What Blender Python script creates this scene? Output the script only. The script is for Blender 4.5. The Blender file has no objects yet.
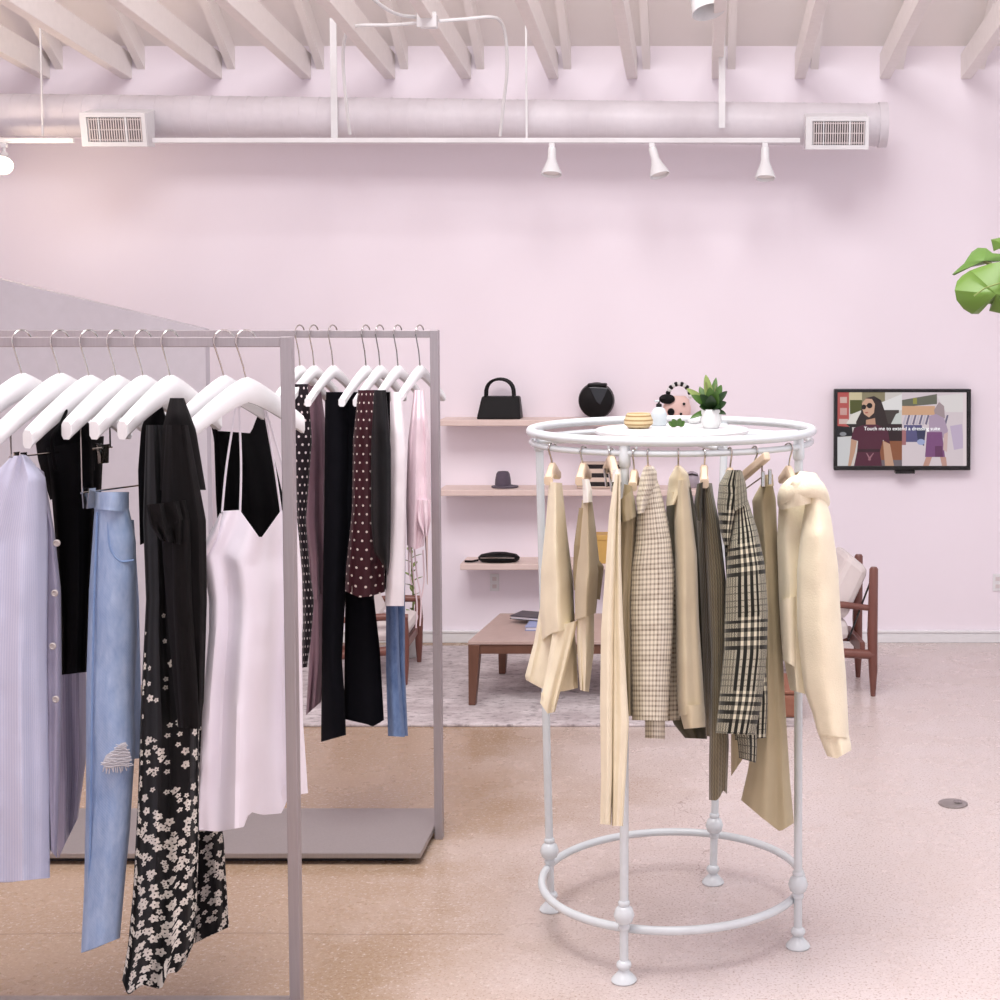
import bpy, bmesh, math, random
from mathutils import Vector, noise
random.seed(7)
PI = math.pi
COL = bpy.context.scene.collection

# ------------------------------------------------------------------ camera model
F, PX0, PY0, HC, PITCH = 1490.0, 700.0, 389.0, 1.75, math.radians(3)
cp, sp = math.cos(PITCH), math.sin(PITCH)
def ray(px, py):
    u = (px-PX0)/F; v = (PY0-py)/F
    return (u, cp+v*sp, -sp+v*cp)
def at(px, py, Y):
    d = ray(px, py); t = Y/d[1]
    return Vector((d[0]*t, Y, HC+d[2]*t))
def onz(px, py, z):
    d = ray(px, py); t = (z-HC)/d[2]
    return Vector((d[0]*t, d[1]*t, z))
def gnd(px, py): return onz(px, py, 0.0)

def setup_camera():
    c = bpy.data.cameras.new('camera'); o = bpy.data.objects.new('camera', c); COL.objects.link(o)
    c.sensor_width = 36; c.sensor_fit = 'HORIZONTAL'; c.lens = F*36/1000
    c.shift_x = -(PX0-500)/1000; c.shift_y = (PY0-500)/1000
    c.clip_start = .05
    o.location = (0, 0, HC); o.rotation_euler = (PI/2-PITCH, 0, 0)
    bpy.context.scene.camera = o
setup_camera()

# ------------------------------------------------------------------ materials
def lin(c):
    c = c/255.0
    return c/12.92 if c <= .04045 else ((c+.055)/1.055)**2.4
def RGB(r, g, b): return (lin(r), lin(g), lin(b), 1)

class E:                                     # tiny expression wrapper over math nodes
    def __init__(s, nt, sock): s.nt, s.k = nt, sock
    def op(s, o, a=None, b=None):
        n = s.nt.nodes.new('ShaderNodeMath'); n.operation = o
        for i, x in enumerate((s, a, b)):
            if x is None: continue
            if isinstance(x, E): s.nt.links.new(x.k, n.inputs[i])
            else: n.inputs[i].default_value = x
        return E(s.nt, n.outputs[0])
    def __add__(s, o): return s.op('ADD', o)
    def __sub__(s, o): return s.op('SUBTRACT', o)
    def __mul__(s, o): return s.op('MULTIPLY', o)
    def __truediv__(s, o): return s.op('DIVIDE', o)
    def lt(s, o): return s.op('LESS_THAN', o)
    def gt(s, o): return s.op('GREATER_THAN', o)
    def mod(s, o): return s.op('FLOORED_MODULO', o)
    def absv(s): return s.op('ABSOLUTE')
    def sin(s): return s.op('SINE')
    def cos(s): return s.op('COSINE')
    def clamp(s): return s.op('MAXIMUM', 0.0).op('MINIMUM', 1.0)
    def mx(s, o): return s.op('MAXIMUM', o)
    def mn(s, o): return s.op('MINIMUM', o)

class M:
    def __init__(s, name, col=(.8, .8, .8, 1), rough=.6, metal=0, spec=.5, sheen=0):
        s.m = bpy.data.materials.new(name); s.m.use_nodes = True
        s.nt = s.m.node_tree; s.p = s.nt.nodes['Principled BSDF']
        s.p.inputs['Base Color'].default_value = col
        s.p.inputs['Roughness'].default_value = rough
        s.p.inputs['Metallic'].default_value = metal
        s.p.inputs['Specular IOR Level'].default_value = spec
        s.p.inputs['Sheen Weight'].default_value = sheen
        s.m.diffuse_color = col
    def link(s, a, b): s.nt.links.new(a.k if isinstance(a, E) else a, b)
    def coord(s, which='Object'):
        n = s.nt.nodes.new('ShaderNodeTexCoord'); return n.outputs[which]
    def xyz(s, vec):
        n = s.nt.nodes.new('ShaderNodeSeparateXYZ'); s.link(vec, n.inputs[0])
        return E(s.nt, n.outputs[0]), E(s.nt, n.outputs[1]), E(s.nt, n.outputs[2])
    def scale(s, vec, sc, loc=(0, 0, 0)):
        n = s.nt.nodes.new('ShaderNodeMapping'); s.link(vec, n.inputs[0])
        n.inputs['Scale'].default_value = sc if not isinstance(sc, (int, float)) else (sc,)*3
        n.inputs['Location'].default_value = loc
        return n.outputs[0]
    def noise(s, vec, sc, detail=4, rough=.55):
        n = s.nt.nodes.new('ShaderNodeTexNoise'); s.link(vec, n.inputs['Vector'])
        n.inputs['Scale'].default_value = sc; n.inputs['Detail'].default_value = detail
        n.inputs['Roughness'].default_value = rough
        return E(s.nt, n.outputs['Fac'])
    def voro(s, vec, sc, feature='F1', rnd=1.0):
        n = s.nt.nodes.new('ShaderNodeTexVoronoi'); s.link(vec, n.inputs['Vector']); n.feature = feature
        n.voronoi_dimensions = '2D'
        n.inputs['Scale'].default_value = sc; n.inputs['Randomness'].default_value = rnd
        return n
    def mix(s, fac, a, b):
        n = s.nt.nodes.new('ShaderNodeMix'); n.data_type = 'RGBA'
        if isinstance(fac, E): s.link(fac, n.inputs['Factor'])
        else: n.inputs['Factor'].default_value = fac
        for x, i in ((a, 'A'), (b, 'B')):
            k = [q for q in n.inputs if q.name == i and q.type == 'RGBA'][0]
            if isinstance(x, tuple): k.default_value = x
            else: s.link(x, k)
        return [q for q in n.outputs if q.type == 'RGBA'][0]
    def base(s, sock): s.link(sock, s.p.inputs['Base Color']); return s
    def bump(s, h, strength=.3, dist=.01):
        n = s.nt.nodes.new('ShaderNodeBump'); n.inputs['Strength'].default_value = strength
        n.inputs['Distance'].default_value = dist
        s.link(h, n.inputs['Height']); s.nt.links.new(n.outputs[0], s.p.inputs['Normal']); return s

def fabric(name, rgb, rough=.9, sheen=.15, var=.12, weave=500, spec=.2, bump=.25):
    m = M(name, RGB(*rgb), rough, 0, spec, sheen)
    co = m.coord('Object')
    n = m.noise(co, 14, 5)
    dark = tuple(c*(1-var*2) for c in RGB(*rgb)[:3])+(1,)
    lite = tuple(min(1, c*(1+var)) for c in RGB(*rgb)[:3])+(1,)
    m.base(m.mix(n, dark, lite))
    f = m.noise(co, weave, 2)
    m.bump(f + n*.6, bump, .004)
    return m.m

def ribbed(name, rgb, freq=120):
    m = M(name, RGB(*rgb), .95, 0, .15, .3)
    u, v, _ = m.xyz(m.coord('UV'))
    w = (u*freq*2*PI + ((v*freq*.8*2*PI).sin())*.6).sin()*.5+.5
    n = m.noise(m.coord('Object'), 30, 4)
    c = RGB(*rgb); d = tuple(x*.55 for x in c[:3])+(1,); l = tuple(min(1, x*1.25) for x in c[:3])+(1,)
    m.base(m.mix((w*.7+n*.4).clamp(), d, l)); m.bump(w, .5, .004)
    return m.m

def gingham(name, base, line, period=.0125):
    m = M(name, RGB(*base), .9, 0, .2, .1)
    u, v, _ = m.xyz(m.coord('UV'))
    a = (u/period).mod(1.0).lt(.42); b = (v/period).mod(1.0).lt(.42)
    big = ((u/.062).mod(1.0).lt(.2)).mx((v/.075).mod(1.0).lt(.2))*.14
    n = m.noise(m.coord('Object'), 40, 3)*.25
    m.base(m.mix((a*.36+b*.36+big+n-.12).clamp(), RGB(*base), RGB(*line)))
    m.bump(m.noise(m.coord('Object'), 400, 2), .25, .003)
    return m.m

def plaid(name):
    m = M(name, RGB(200, 195, 170), .9, 0, .2, .1)
    u, v, _ = m.xyz(m.coord('UV'))
    U = (u/.12+.4).mod(1.0); V = (v/.18).mod(1.0)
    def bars(x, spec):
        r = None
        for a, b in spec:
            k = x.gt(a)*x.lt(b); r = k if r is None else r.mx(k)
        return r
    bu = bars(U, [(.0, .09), (.16, .25), (.32, .41), (.48, .55)])
    bv = bars(V, [(.0, .055), (.12, .175), (.24, .295), (.36, .40)])
    hx = (u/.0064).mod(1.0).lt(.5); hy = (v/.0064).mod(1.0).lt(.5)
    h = (hx-hy).absv()
    zone = U.gt(.58).mx(V.gt(.44)*.6)
    thin = bars(U, [(.64, .67), (.73, .76), (.82, .85), (.91, .94)]).mx(bars(V, [(.50, .515), (.58, .595), (.66, .675), (.76, .775), (.86, .875)]))
    dark = (bu*.8+bv*.66+h*zone*.55+zone*.28+thin*.4+.04).clamp()
    light = m.mix(m.noise(m.coord('Object'), 60, 3)*.5, RGB(232, 226, 200), RGB(196, 190, 165))
    m.base(m.mix(dark, light, RGB(34, 34, 30)))
    m.bump(m.noise(m.coord('Object'), 400, 2), .25, .003)
    return m.m

def floral(name):
    m = M(name, RGB(16, 16, 22), .75, 0, .3, .05)
    uv = m.coord('UV')
    fl = None
    for sc, off, r0 in ((38, (0, 0, 0), .38), (46, (3.3, 1.7, 0), .29)):
        w = m.nt.nodes.new('ShaderNodeVectorMath'); w.operation = 'ADD'
        m.link(m.scale(uv, 1, off), w.inputs[0])
        vn = m.voro(w.outputs[0], sc, 'F1', .9)
        p = m.nt.nodes.new('ShaderNodeVectorMath'); p.operation = 'SUBTRACT'
        m.link(w.outputs[0], p.inputs[0]); m.link(vn.outputs['Position'], p.inputs[1])
        x, y, _ = m.xyz(p.outputs[0])
        ang = y.op('ARCTAN2', x)
        hue, a2, a3 = m.xyz(vn.outputs['Color'])
        r = E(m.nt, vn.outputs['Distance'])
        pet = ((ang*5.0+hue*6.0).sin()*.17+.83)*r0
        _, _, vq = m.xyz(m.coord('Object'))
        k = r.lt(pet)*(r.gt(.06))*hue.gt((vq-.32).clamp()*1.15+.2)
        fl = k if fl is None else fl.mx(k)
    _, vv, _ = m.xyz(uv)
    nz = m.noise(m.coord('Object'), 60, 3)
    m.base(m.mix((fl*(nz*.6+.6)).clamp(), RGB(9, 9, 14), RGB(228, 222, 214)))
    m.bump(m.noise(m.coord('Object'), 300, 2), .15, .003)
    return m.m

def dotted(name, bg, fg, period=.026, r=.16):
    m = M(name, RGB(*bg), .8, 0, .25, .05)
    u, v, _ = m.xyz(m.coord('UV'))
    row = (v/period).op('FLOOR').mod(2.0)*.5
    x = (u/period+row).mod(1.0)-.5; y = (v/period).mod(1.0)-.5
    k = (x*x+y*y).lt(r*r)
    m.base(m.mix(k*.85, RGB(*bg), RGB(*fg)))
    return m.m

def striped(name, a, b, period, duty=.5, axis=0, soft=.6, var=.1):
    m = M(name, RGB(*a), .85, 0, .2, .1)
    q = m.xyz(m.coord('UV'))[axis]
    n = m.noise(m.coord('Object'), 12, 4)
    k = (q/period).mod(1.0).lt(duty)*soft
    m.base(m.mix((k+n*var).clamp(), RGB(*a), RGB(*b)))
    m.bump(m.noise(m.coord('Object'), 250, 3), .2, .004)
    return m.m

def denim(name, rgb, dark, fade=.5):
    m = M(name, RGB(*rgb), .9, 0, .15, .1)
    co = m.coord('Object'); u, v, _ = m.xyz(m.coord('UV'))
    w = (u*900+v*900).sin()*.5+.5
    n = m.noise(m.scale(co, (9, 9, 3)), 1, 6, .65)
    f = m.noise(m.scale(co, (60, 60, 25)), 1, 4, .7)
    m.base(m.mix((n*1.3+f*1.1-.75+w*.08).clamp(), RGB(*dark), RGB(*rgb)))
    m.bump(f+w*.2, .3, .004)
    return m.m

def satin(name, rgb):
    m = M(name, RGB(*rgb), .38, 0, .5, .2)
    m.bump(m.noise(m.coord('Object'), 9, 3), .12, .01)
    return m.m

def wood(name, a, b, rough=.45, sc=1.0, axis=(14, 14, 1.6)):
    m = M(name, RGB(*a), rough)
    co = m.scale(m.coord('Object'), tuple(q*sc for q in axis))
    n = m.noise(co, 2.2, 6, .6)
    m.base(m.mix(n, RGB(*a), RGB(*b))); m.bump(n, .12, .003)
    return m.m

def brushed(name, rgb, rough=.35):
    m = M(name, RGB(*rgb), rough, .55)
    n = m.noise(m.scale(m.coord('Object'), (60, 60, 3)), 3, 3)
    m.base(m.mix(n, tuple(c*.8 for c in RGB(*rgb)[:3])+(1,), RGB(*rgb)))
    return m.m

def plain(name, rgb, rough=.5, metal=0, spec=.5, bump=0, bsc=80):
    m = M(name, RGB(*rgb), rough, metal, spec)
    n = m.noise(m.coord('Object'), 25, 3)
    c = RGB(*rgb)
    m.base(m.mix(n, tuple(x*.93 for x in c[:3])+(1,), tuple(min(1, x*1.03) for x in c[:3])+(1,)))
    if bump: m.bump(m.noise(m.coord('Object'), bsc, 3), bump, .003)
    return m.m

def emis(name, rgb, s=1.0):
    m = M(name, RGB(*rgb), .5)
    m.p.inputs['Base Color'].default_value = (0, 0, 0, 1)
    m.p.inputs['Emission Color'].default_value = RGB(*rgb); m.p.inputs['Emission Strength'].default_value = s
    return m.m

def mat_floor():
    m = M('polished_concrete', RGB(205, 180, 170), .3, 0, .45)
    co = m.coord('Object')
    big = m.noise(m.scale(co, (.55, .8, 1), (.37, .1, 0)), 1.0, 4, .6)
    mid = m.noise(co, 3.2, 6, .65)
    fine = m.noise(co, 55, 4, .7)
    spk = m.noise(co, 140, 2, .5)
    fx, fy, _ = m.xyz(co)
    slab = ((fx+big*1.6+.12+(mid-.5)*.8)*1.1).clamp()  # tan at the left blending into paler grey-pink at the right, blotchy border
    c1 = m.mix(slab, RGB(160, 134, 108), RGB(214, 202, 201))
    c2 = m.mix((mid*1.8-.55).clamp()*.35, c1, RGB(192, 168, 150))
    c3 = m.mix(((fine*2.4-1.0).clamp())*.26, c2, RGB(222, 208, 202))
    c4 = m.mix((spk*8-4.4).clamp()*.65, c3, RGB(146, 116, 98))
    c4 = m.mix((m.noise(m.scale(co, 1, (5, 2, 0)), 90, 3, .6)*8-4.6).clamp()*.5, c4, RGB(232, 222, 214))
    x, y, z = m.xyz(co)
    wob = m.noise(co, 1.3, 3)*.05
    joint = ((y+wob-4.13).absv().lt(.004))*x.lt(-.55)*.45
    crack = ((x+m.noise(co, 3.0, 6)*.45-.23).absv().lt(.0022))*y.gt(4.4)*y.lt(6.0)*.4
    m.base(m.mix(joint.mx(crack), c4, RGB(120, 96, 80)))
    rr = (mid*.25+.14)
    m.link(rr, m.p.inputs['Roughness'])
    m.bump(fine, .06, .002)
    return m.m

def mat_wall(name, rgb):
    m = M(name, RGB(*rgb), .55, 0, .3)
    n = m.noise(m.coord('Object'), 1.3, 4)
    c = RGB(*rgb)
    m.base(m.mix(n, tuple(x*.975 for x in c[:3])+(1,), tuple(min(1, x*1.02) for x in c[:3])+(1,)))
    m.bump(m.noise(m.coord('Object'), 70, 3), .05, .003)
    return m.m

def mat_rug():
    m = M('rug', RGB(200, 192, 192), .95, 0, .1, .2)
    co = m.coord('Object')
    a = m.noise(m.scale(co, (5, 8, 1)), 1, 7, .75); b = m.noise(m.scale(co, (20, 40, 1)), 1, 4, .7)
    c = m.mix((a*3.2-1.3).clamp(), RGB(178, 166, 168), RGB(226, 218, 219))
    c = m.mix((b*8-4.2).clamp()*.7, c, RGB(104, 92, 94))
    m.base(c); m.bump(b, .5, .01)
    return m.m

MAT = {}
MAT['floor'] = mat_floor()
MAT['wall'] = mat_wall('wall_paint', (250, 241, 249))
MAT['ceil'] = mat_wall('ceiling_paint', (252, 246, 243))
MAT['joist'] = plain('joist_paint', (250, 243, 240), .6)
MAT['white'] = plain('white_enamel', (240, 240, 242), .25, 0, .5)
MAT['rack'] = plain('white_rack_enamel', (220, 226, 229), .22, 0, .6)
MAT['duct'] = plain('duct_paint', (228, 222, 228), .45)
MAT['steel'] = brushed('brushed_steel', (178, 170, 174), .42)
MAT['plate'] = brushed('plate_steel', (164, 156, 154), .36)
MAT['chrome'] = plain('chrome', (190, 186, 182), .15, 1)
MAT['hangwood'] = wood('hanger_wood', (206, 182, 156), (224, 203, 178), .5, 2)
MAT['shelfwood'] = wood('shelf_wood', (222, 200, 192), (234, 214, 206), .5)
MAT['walnut'] = wood('walnut', (88, 58, 46), (116, 80, 64), .4)
MAT['tabletop'] = wood('tabletop_wood', (170, 146, 138), (190, 168, 160), .35, .8)
MAT['teak'] = wood('chair_wood', (104, 64, 56), (130, 82, 72), .38)
MAT['black'] = plain('black_leather', (9, 8, 10), .5, 0, .25, .2, 120)
MAT['blackmatte'] = fabric('black_cloth', (11, 10, 12), .95, .0, .15, spec=.08)
MAT['navyblack'] = fabric('navy_black_cloth', (14, 14, 20), .9, .0, .12, spec=.1)
MAT['rug'] = mat_rug()
MAT['cream'] = fabric('cream_cotton', (248, 236, 208), .9, .1, .06)
MAT['ivory'] = fabric('ivory_cotton', (250, 247, 240), .9, .1, .05)
MAT['creamfleece'] = fabric('cream_fleece', (248, 236, 208), .95, .35, .06, 260, .1, .35)
MAT['tan'] = fabric('tan_linen', (202, 186, 158), .9, .1, .06)
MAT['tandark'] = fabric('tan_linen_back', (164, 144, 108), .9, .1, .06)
MAT['khaki'] = fabric('khaki_twill', (178, 164, 134), .85, .1, .1)
MAT['beige'] = fabric('beige_brushed_cotton', (206, 192, 162), .9, .25, .07)
MAT['olive'] = fabric('dark_olive_cloth', (74, 70, 54), .9, .1, .1)
MAT['knit'] = ribbed('olive_rib_knit', (124, 114, 92), 95)
MAT['sand'] = fabric('sand_twill', (192, 178, 146), .85, .1, .07)
MAT['gingham'] = gingham('beige_check', (232, 224, 206), (120, 104, 84))
MAT['plaid'] = plaid('grey_plaid')
MAT['floral'] = floral('black_floral')
MAT['maroondots'] = dotted('maroon_dots', (52, 14, 24), (226, 212, 204), .027, .13)
MAT['blackdots'] = dotted('black_dots', (26, 16, 24), (228, 214, 216), .026, .16)
MAT['lilacstripe'] = striped('lilac_pinstripe', (208, 208, 228), (184, 188, 216), .0056, .5, 0, .45, .2)
MAT['greyshadestripe'] = striped('grey_lilac_shade_pinstripe', (176, 170, 190), (154, 150, 172), .0056, .5, 0, .6, .2)  # greyer stripe for the back panel; placket's shaded strip put into the colour
MAT['denimlight'] = denim('light_denim', (184, 202, 230), (126, 152, 196))
MAT['denimseam'] = denim('denim_seam', (150, 174, 212), (110, 138, 184))
MAT['denimmid'] = denim('mid_denim', (124, 148, 188), (66, 88, 130))
MAT['frayed'] = fabric('frayed_white_cotton', (212, 210, 216), .95, .3, .12, 90, .1, .8)
MAT['satinwhite'] = satin('lilac_white_satin', (244, 237, 247))
MAT['sheer'] = fabric('black_crepe', (21, 19, 20), .85, .0, .15, spec=.12)
MAT['mauve'] = fabric('mauve_silk', (128, 100, 112), .55, .1, .15)
MAT['pinkpale'] = fabric('pale_pink_cotton', (240, 218, 226), .85, .1, .06)
MAT['peach'] = fabric('peach_cotton', (232, 206, 200), .85, .1, .06)
MAT['whitecotton'] = fabric('white_cotton', (246, 238, 242), .85, .1, .04)
MAT['cushion'] = fabric('ivory_cushion', (226, 216, 214), .9, .1, .06)
MAT['leatherbrown'] = plain('brown_leather', (150, 100, 80), .5, 0, .4, .3, 60)
MAT['basket'] = striped('seagrass', (216, 196, 156), (150, 122, 82), .012, .35, 1, .8, .3)
MAT['ceramic'] = plain('white_ceramic', (224, 225, 223), .3)
MAT['frost'] = plain('frosted_bottle', (204, 213, 217), .25)
MAT['leaf'] = plain('leaf_green', (70, 104, 42), .45, 0, .4)
MAT['leafpale'] = plain('leaf_pale', (132, 150, 84), .45, 0, .4)
MAT['leafdark'] = plain('leaf_dark', (34, 58, 26), .4, 0, .4)
MAT['monstera'] = plain('monstera_leaf', (104, 138, 58), .4, 0, .4)
MAT['monsteradark'] = plain('monstera_leaf_upper', (98, 134, 62), .4, 0, .4)
MAT['stem'] = plain('stem', (120, 128, 78), .6)
MAT['soil'] = plain('soil', (46, 34, 26), .95)
MAT['pinkbag'] = plain('blush_leather', (236, 202, 192), .5)
MAT['greyfelt'] = fabric('grey_felt', (96, 86, 100), .95, .2, .08)
MAT['silver'] = plain('silver_grey', (170, 160, 170), .4)
MAT['stripebag'] = striped('striped_raffia', (206, 186, 172), (28, 20, 22), .042, .52, 2, 1.0, .05)
MAT['amber'] = plain('amber_box', (214, 172, 96), .5)
MAT['dark'] = plain('dark_gap', (52, 46, 48), .7)
MAT['grille'] = plain('grille_paint', (222, 212, 212), .5)
MAT['bezel'] = plain('bezel', (7, 7, 8), .2)
MAT['partition'] = plain('grey_partition', (204, 200, 208), .6)
MAT['book'] = plain('book_cover', (44, 44, 56), .35)
MAT['paper'] = plain('paper', (226, 222, 228), .7)
MAT['bluebook'] = plain('blue_cover', (150, 160, 200), .4)
MAT['button'] = plain('shell_button', (196, 186, 182), .3)
MAT['glow'] = emis('lamp_face', (255, 250, 244), 1.6)
MAT['bulb'] = plain('unlit_bulb', (246, 242, 238), .3)
MAT['glass'] = M('clear_glass', (1, 1, 1, 1), .02).m
MAT['glass'].node_tree.nodes['Principled BSDF'].inputs['Transmission Weight'].default_value = 1

# ------------------------------------------------------------------ mesh helpers
class MB:
    def __init__(s): s.v, s.f, s.uv, s.mi = [], [], [], []
    def add(s, vs, fs, uvs=None, mi=0):
        b = len(s.v); s.v += [Vector(q) for q in vs]
        s.uv += (uvs if uvs else [(q[0], q[2]) for q in vs])
        for f in fs: s.f.append([b+i for i in f]); s.mi.append(mi)
        return s
    def box(s, lo, hi, mi=0):
        x0, y0, z0 = lo; x1, y1, z1 = hi
        v = [(x0, y0, z0), (x1, y0, z0), (x1, y1, z0), (x0, y1, z0), (x0, y0, z1), (x1, y0, z1), (x1, y1, z1), (x0, y1, z1)]
        return s.add(v, [(3, 2, 1, 0), (4, 5, 6, 7), (0, 1, 5, 4), (1, 2, 6, 5), (2, 3, 7, 6), (3, 0, 4, 7)], None, mi)
    def hexa(s, bot, top, mi=0):               # two matching quads
        v = list(bot)+list(top)
        return s.add(v, [(3, 2, 1, 0), (4, 5, 6, 7), (0, 1, 5, 4), (1, 2, 6, 5), (2, 3, 7, 6), (3, 0, 4, 7)], None, mi)
    def tube(s, pts, r, n=10, closed=False, mi=0, flat=1.0):
        pts = [Vector(p) for p in pts]; k = len(pts)
        rs = r if isinstance(r, (list, tuple)) else [r]*k
        T = []
        for i in range(k):
            a = pts[i-1] if (i > 0 or closed) else pts[i]; b = pts[(i+1) % k] if (i < k-1 or closed) else pts[i]
            T.append((b-a).normalized())
        ref = Vector((0, 0, 1)) if abs(T[0].z) < .9 else Vector((1, 0, 0))
        nrm = (ref-T[0]*ref.dot(T[0])).normalized(); vs = []; fs = []
        for i in range(k):
            nrm = (nrm-T[i]*nrm.dot(T[i])).normalized(); bi = T[i].cross(nrm)
            for j in range(n):
                a = 2*PI*j/n; vs.append(pts[i]+(nrm*math.cos(a)+bi*math.sin(a)*flat)*rs[i])
        m = k if closed else k-1
        for i in range(m):
            for j in range(n):
                a = i*n+j; b = i*n+(j+1) % n; c = ((i+1) % k)*n+(j+1) % n; d = ((i+1) % k)*n+j
                fs.append((a, b, c, d))
        if not closed: fs += [tuple(range(n))[::-1], tuple((k-1)*n+j for j in range(n))]
        return s.add(vs, fs, None, mi)
    def lathe(s, c, prof, n=28, sx=1, sy=1, mi=0, axis=None):
        vs, fs = [], []; c = Vector(c)
        q = Vector((0, 0, 1)).rotation_difference(Vector(axis)) if axis is not None else None
        for r, z in prof:
            for j in range(n):
                a = 2*PI*j/n; p = Vector((r*math.cos(a)*sx, r*math.sin(a)*sy, z))
                vs.append(c+(q @ p if q else p))
        for i in range(len(prof)-1):
            for j in range(n):
                fs.append((i*n+j, i*n+(j+1) % n, (i+1)*n+(j+1) % n, (i+1)*n+j))
        fs += [tuple(range(n))[::-1], tuple((len(prof)-1)*n+j for j in range(n))]
        uv = [(math.atan2(p.y-c.y, p.x-c.x)*.1, p.z) for p in vs]
        return s.add(vs, fs, uv, mi)
    def ball(s, c, r, sx=1, sy=1, sz=1, n=20, mi=0):
        prof = [(max(1e-4, r*math.sin(PI*i/12)), -r*math.cos(PI*i/12)*sz) for i in range(13)]
        return s.lathe(c, prof, n, sx, sy, mi)
    def prism(s, poly, d, mi=0):                # polygon of 3-D points, pushed by vector d
        n = len(poly); d = Vector(d); vs = [Vector(p) for p in poly]+[Vector(p)+d for p in poly]
        fs = [tuple(range(n)), tuple(range(2*n-1, n-1, -1))]+[(i, i+n, (i+1) % n+n, (i+1) % n) for i in range(n)]
        return s.add(vs, fs, None, mi)

def obj(name, mb, mat, parent=None, smooth=True, bevel=0):
    off = parent_world(parent)
    me = bpy.data.meshes.new(name)
    me.from_pydata([tuple(v-off) for v in mb.v], [], mb.f)
    ul = me.uv_layers.new(name='UVMap')
    for lp in me.loops: ul.data[lp.index].uv = mb.uv[lp.vertex_index]
    mats = mat if isinstance(mat, list) else [mat]
    for q in mats: me.materials.append(MAT[q] if isinstance(q, str) else q)
    for p, mi in zip(me.polygons, mb.mi): p.material_index = mi; p.use_smooth = smooth
    bm = bmesh.new(); bm.from_mesh(me); bmesh.ops.recalc_face_normals(bm, faces=bm.faces); bm.to_mesh(me); bm.free()
    o = bpy.data.objects.new(name, me); COL.objects.link(o)
    if parent is not None: o.parent = parent
    if smooth:
        try: me.set_sharp_from_angle(angle=math.radians(40))
        except Exception: pass
    if bevel:
        b = o.modifiers.new('bevel', 'BEVEL'); b.width = bevel; b.segments = 2; b.limit_method = 'ANGLE'
    return o
def parent_world(p):
    v = Vector((0, 0, 0))
    while p is not None: v += p.location; p = p.parent
    return v
def tag(o, label, cat, group=None, kind=None):
    o['label'] = label; o['category'] = cat
    if group: o['group'] = group
    if kind: o['kind'] = kind
    return o
def thing(name, loc, label, cat, group=None):
    o = bpy.data.objects.new(name, None); COL.objects.link(o); o.location = loc; o.empty_display_size = .05
    return tag(o, label, cat, group)
def struct(name, mb, mat, smooth=False, **k):
    o = obj(name, mb, mat, None, smooth, **k); o['kind'] = 'structure'; return o
def dup(root, dloc, label=None, group=None):
    r = root.copy(); COL.objects.link(r); r.location = root.location+Vector(dloc)
    if label: r['label'] = label
    if group: r['group'] = group
    for ch in list(root.children):
        c = ch.copy(); COL.objects.link(c); c.parent = r
        for g in list(ch.children):
            d = g.copy(); COL.objects.link(d); d.parent = c
    return r

def poly_at(pl, t):                             # arclength sample of a polyline
    ls = [math.hypot(pl[i+1][0]-pl[i][0], pl[i+1][1]-pl[i][1]) for i in range(len(pl)-1)]
    s = t*sum(ls)
    for i, l in enumerate(ls):
        if s <= l or i == len(ls)-1:
            k = s/l if l else 0
            return (pl[i][0]+(pl[i+1][0]-pl[i][0])*k, pl[i][1]+(pl[i+1][1]-pl[i][1])*k)
        s -= l
def lerp1(pts, u):
    if not pts: return 0.0
    for i in range(len(pts)-1):
        if u <= pts[i+1][0]:
            k = (u-pts[i][0])/max(1e-9, pts[i+1][0]-pts[i][0]); return pts[i][1]+(pts[i+1][1]-pts[i][1])*k
    return pts[-1][1]

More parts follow.
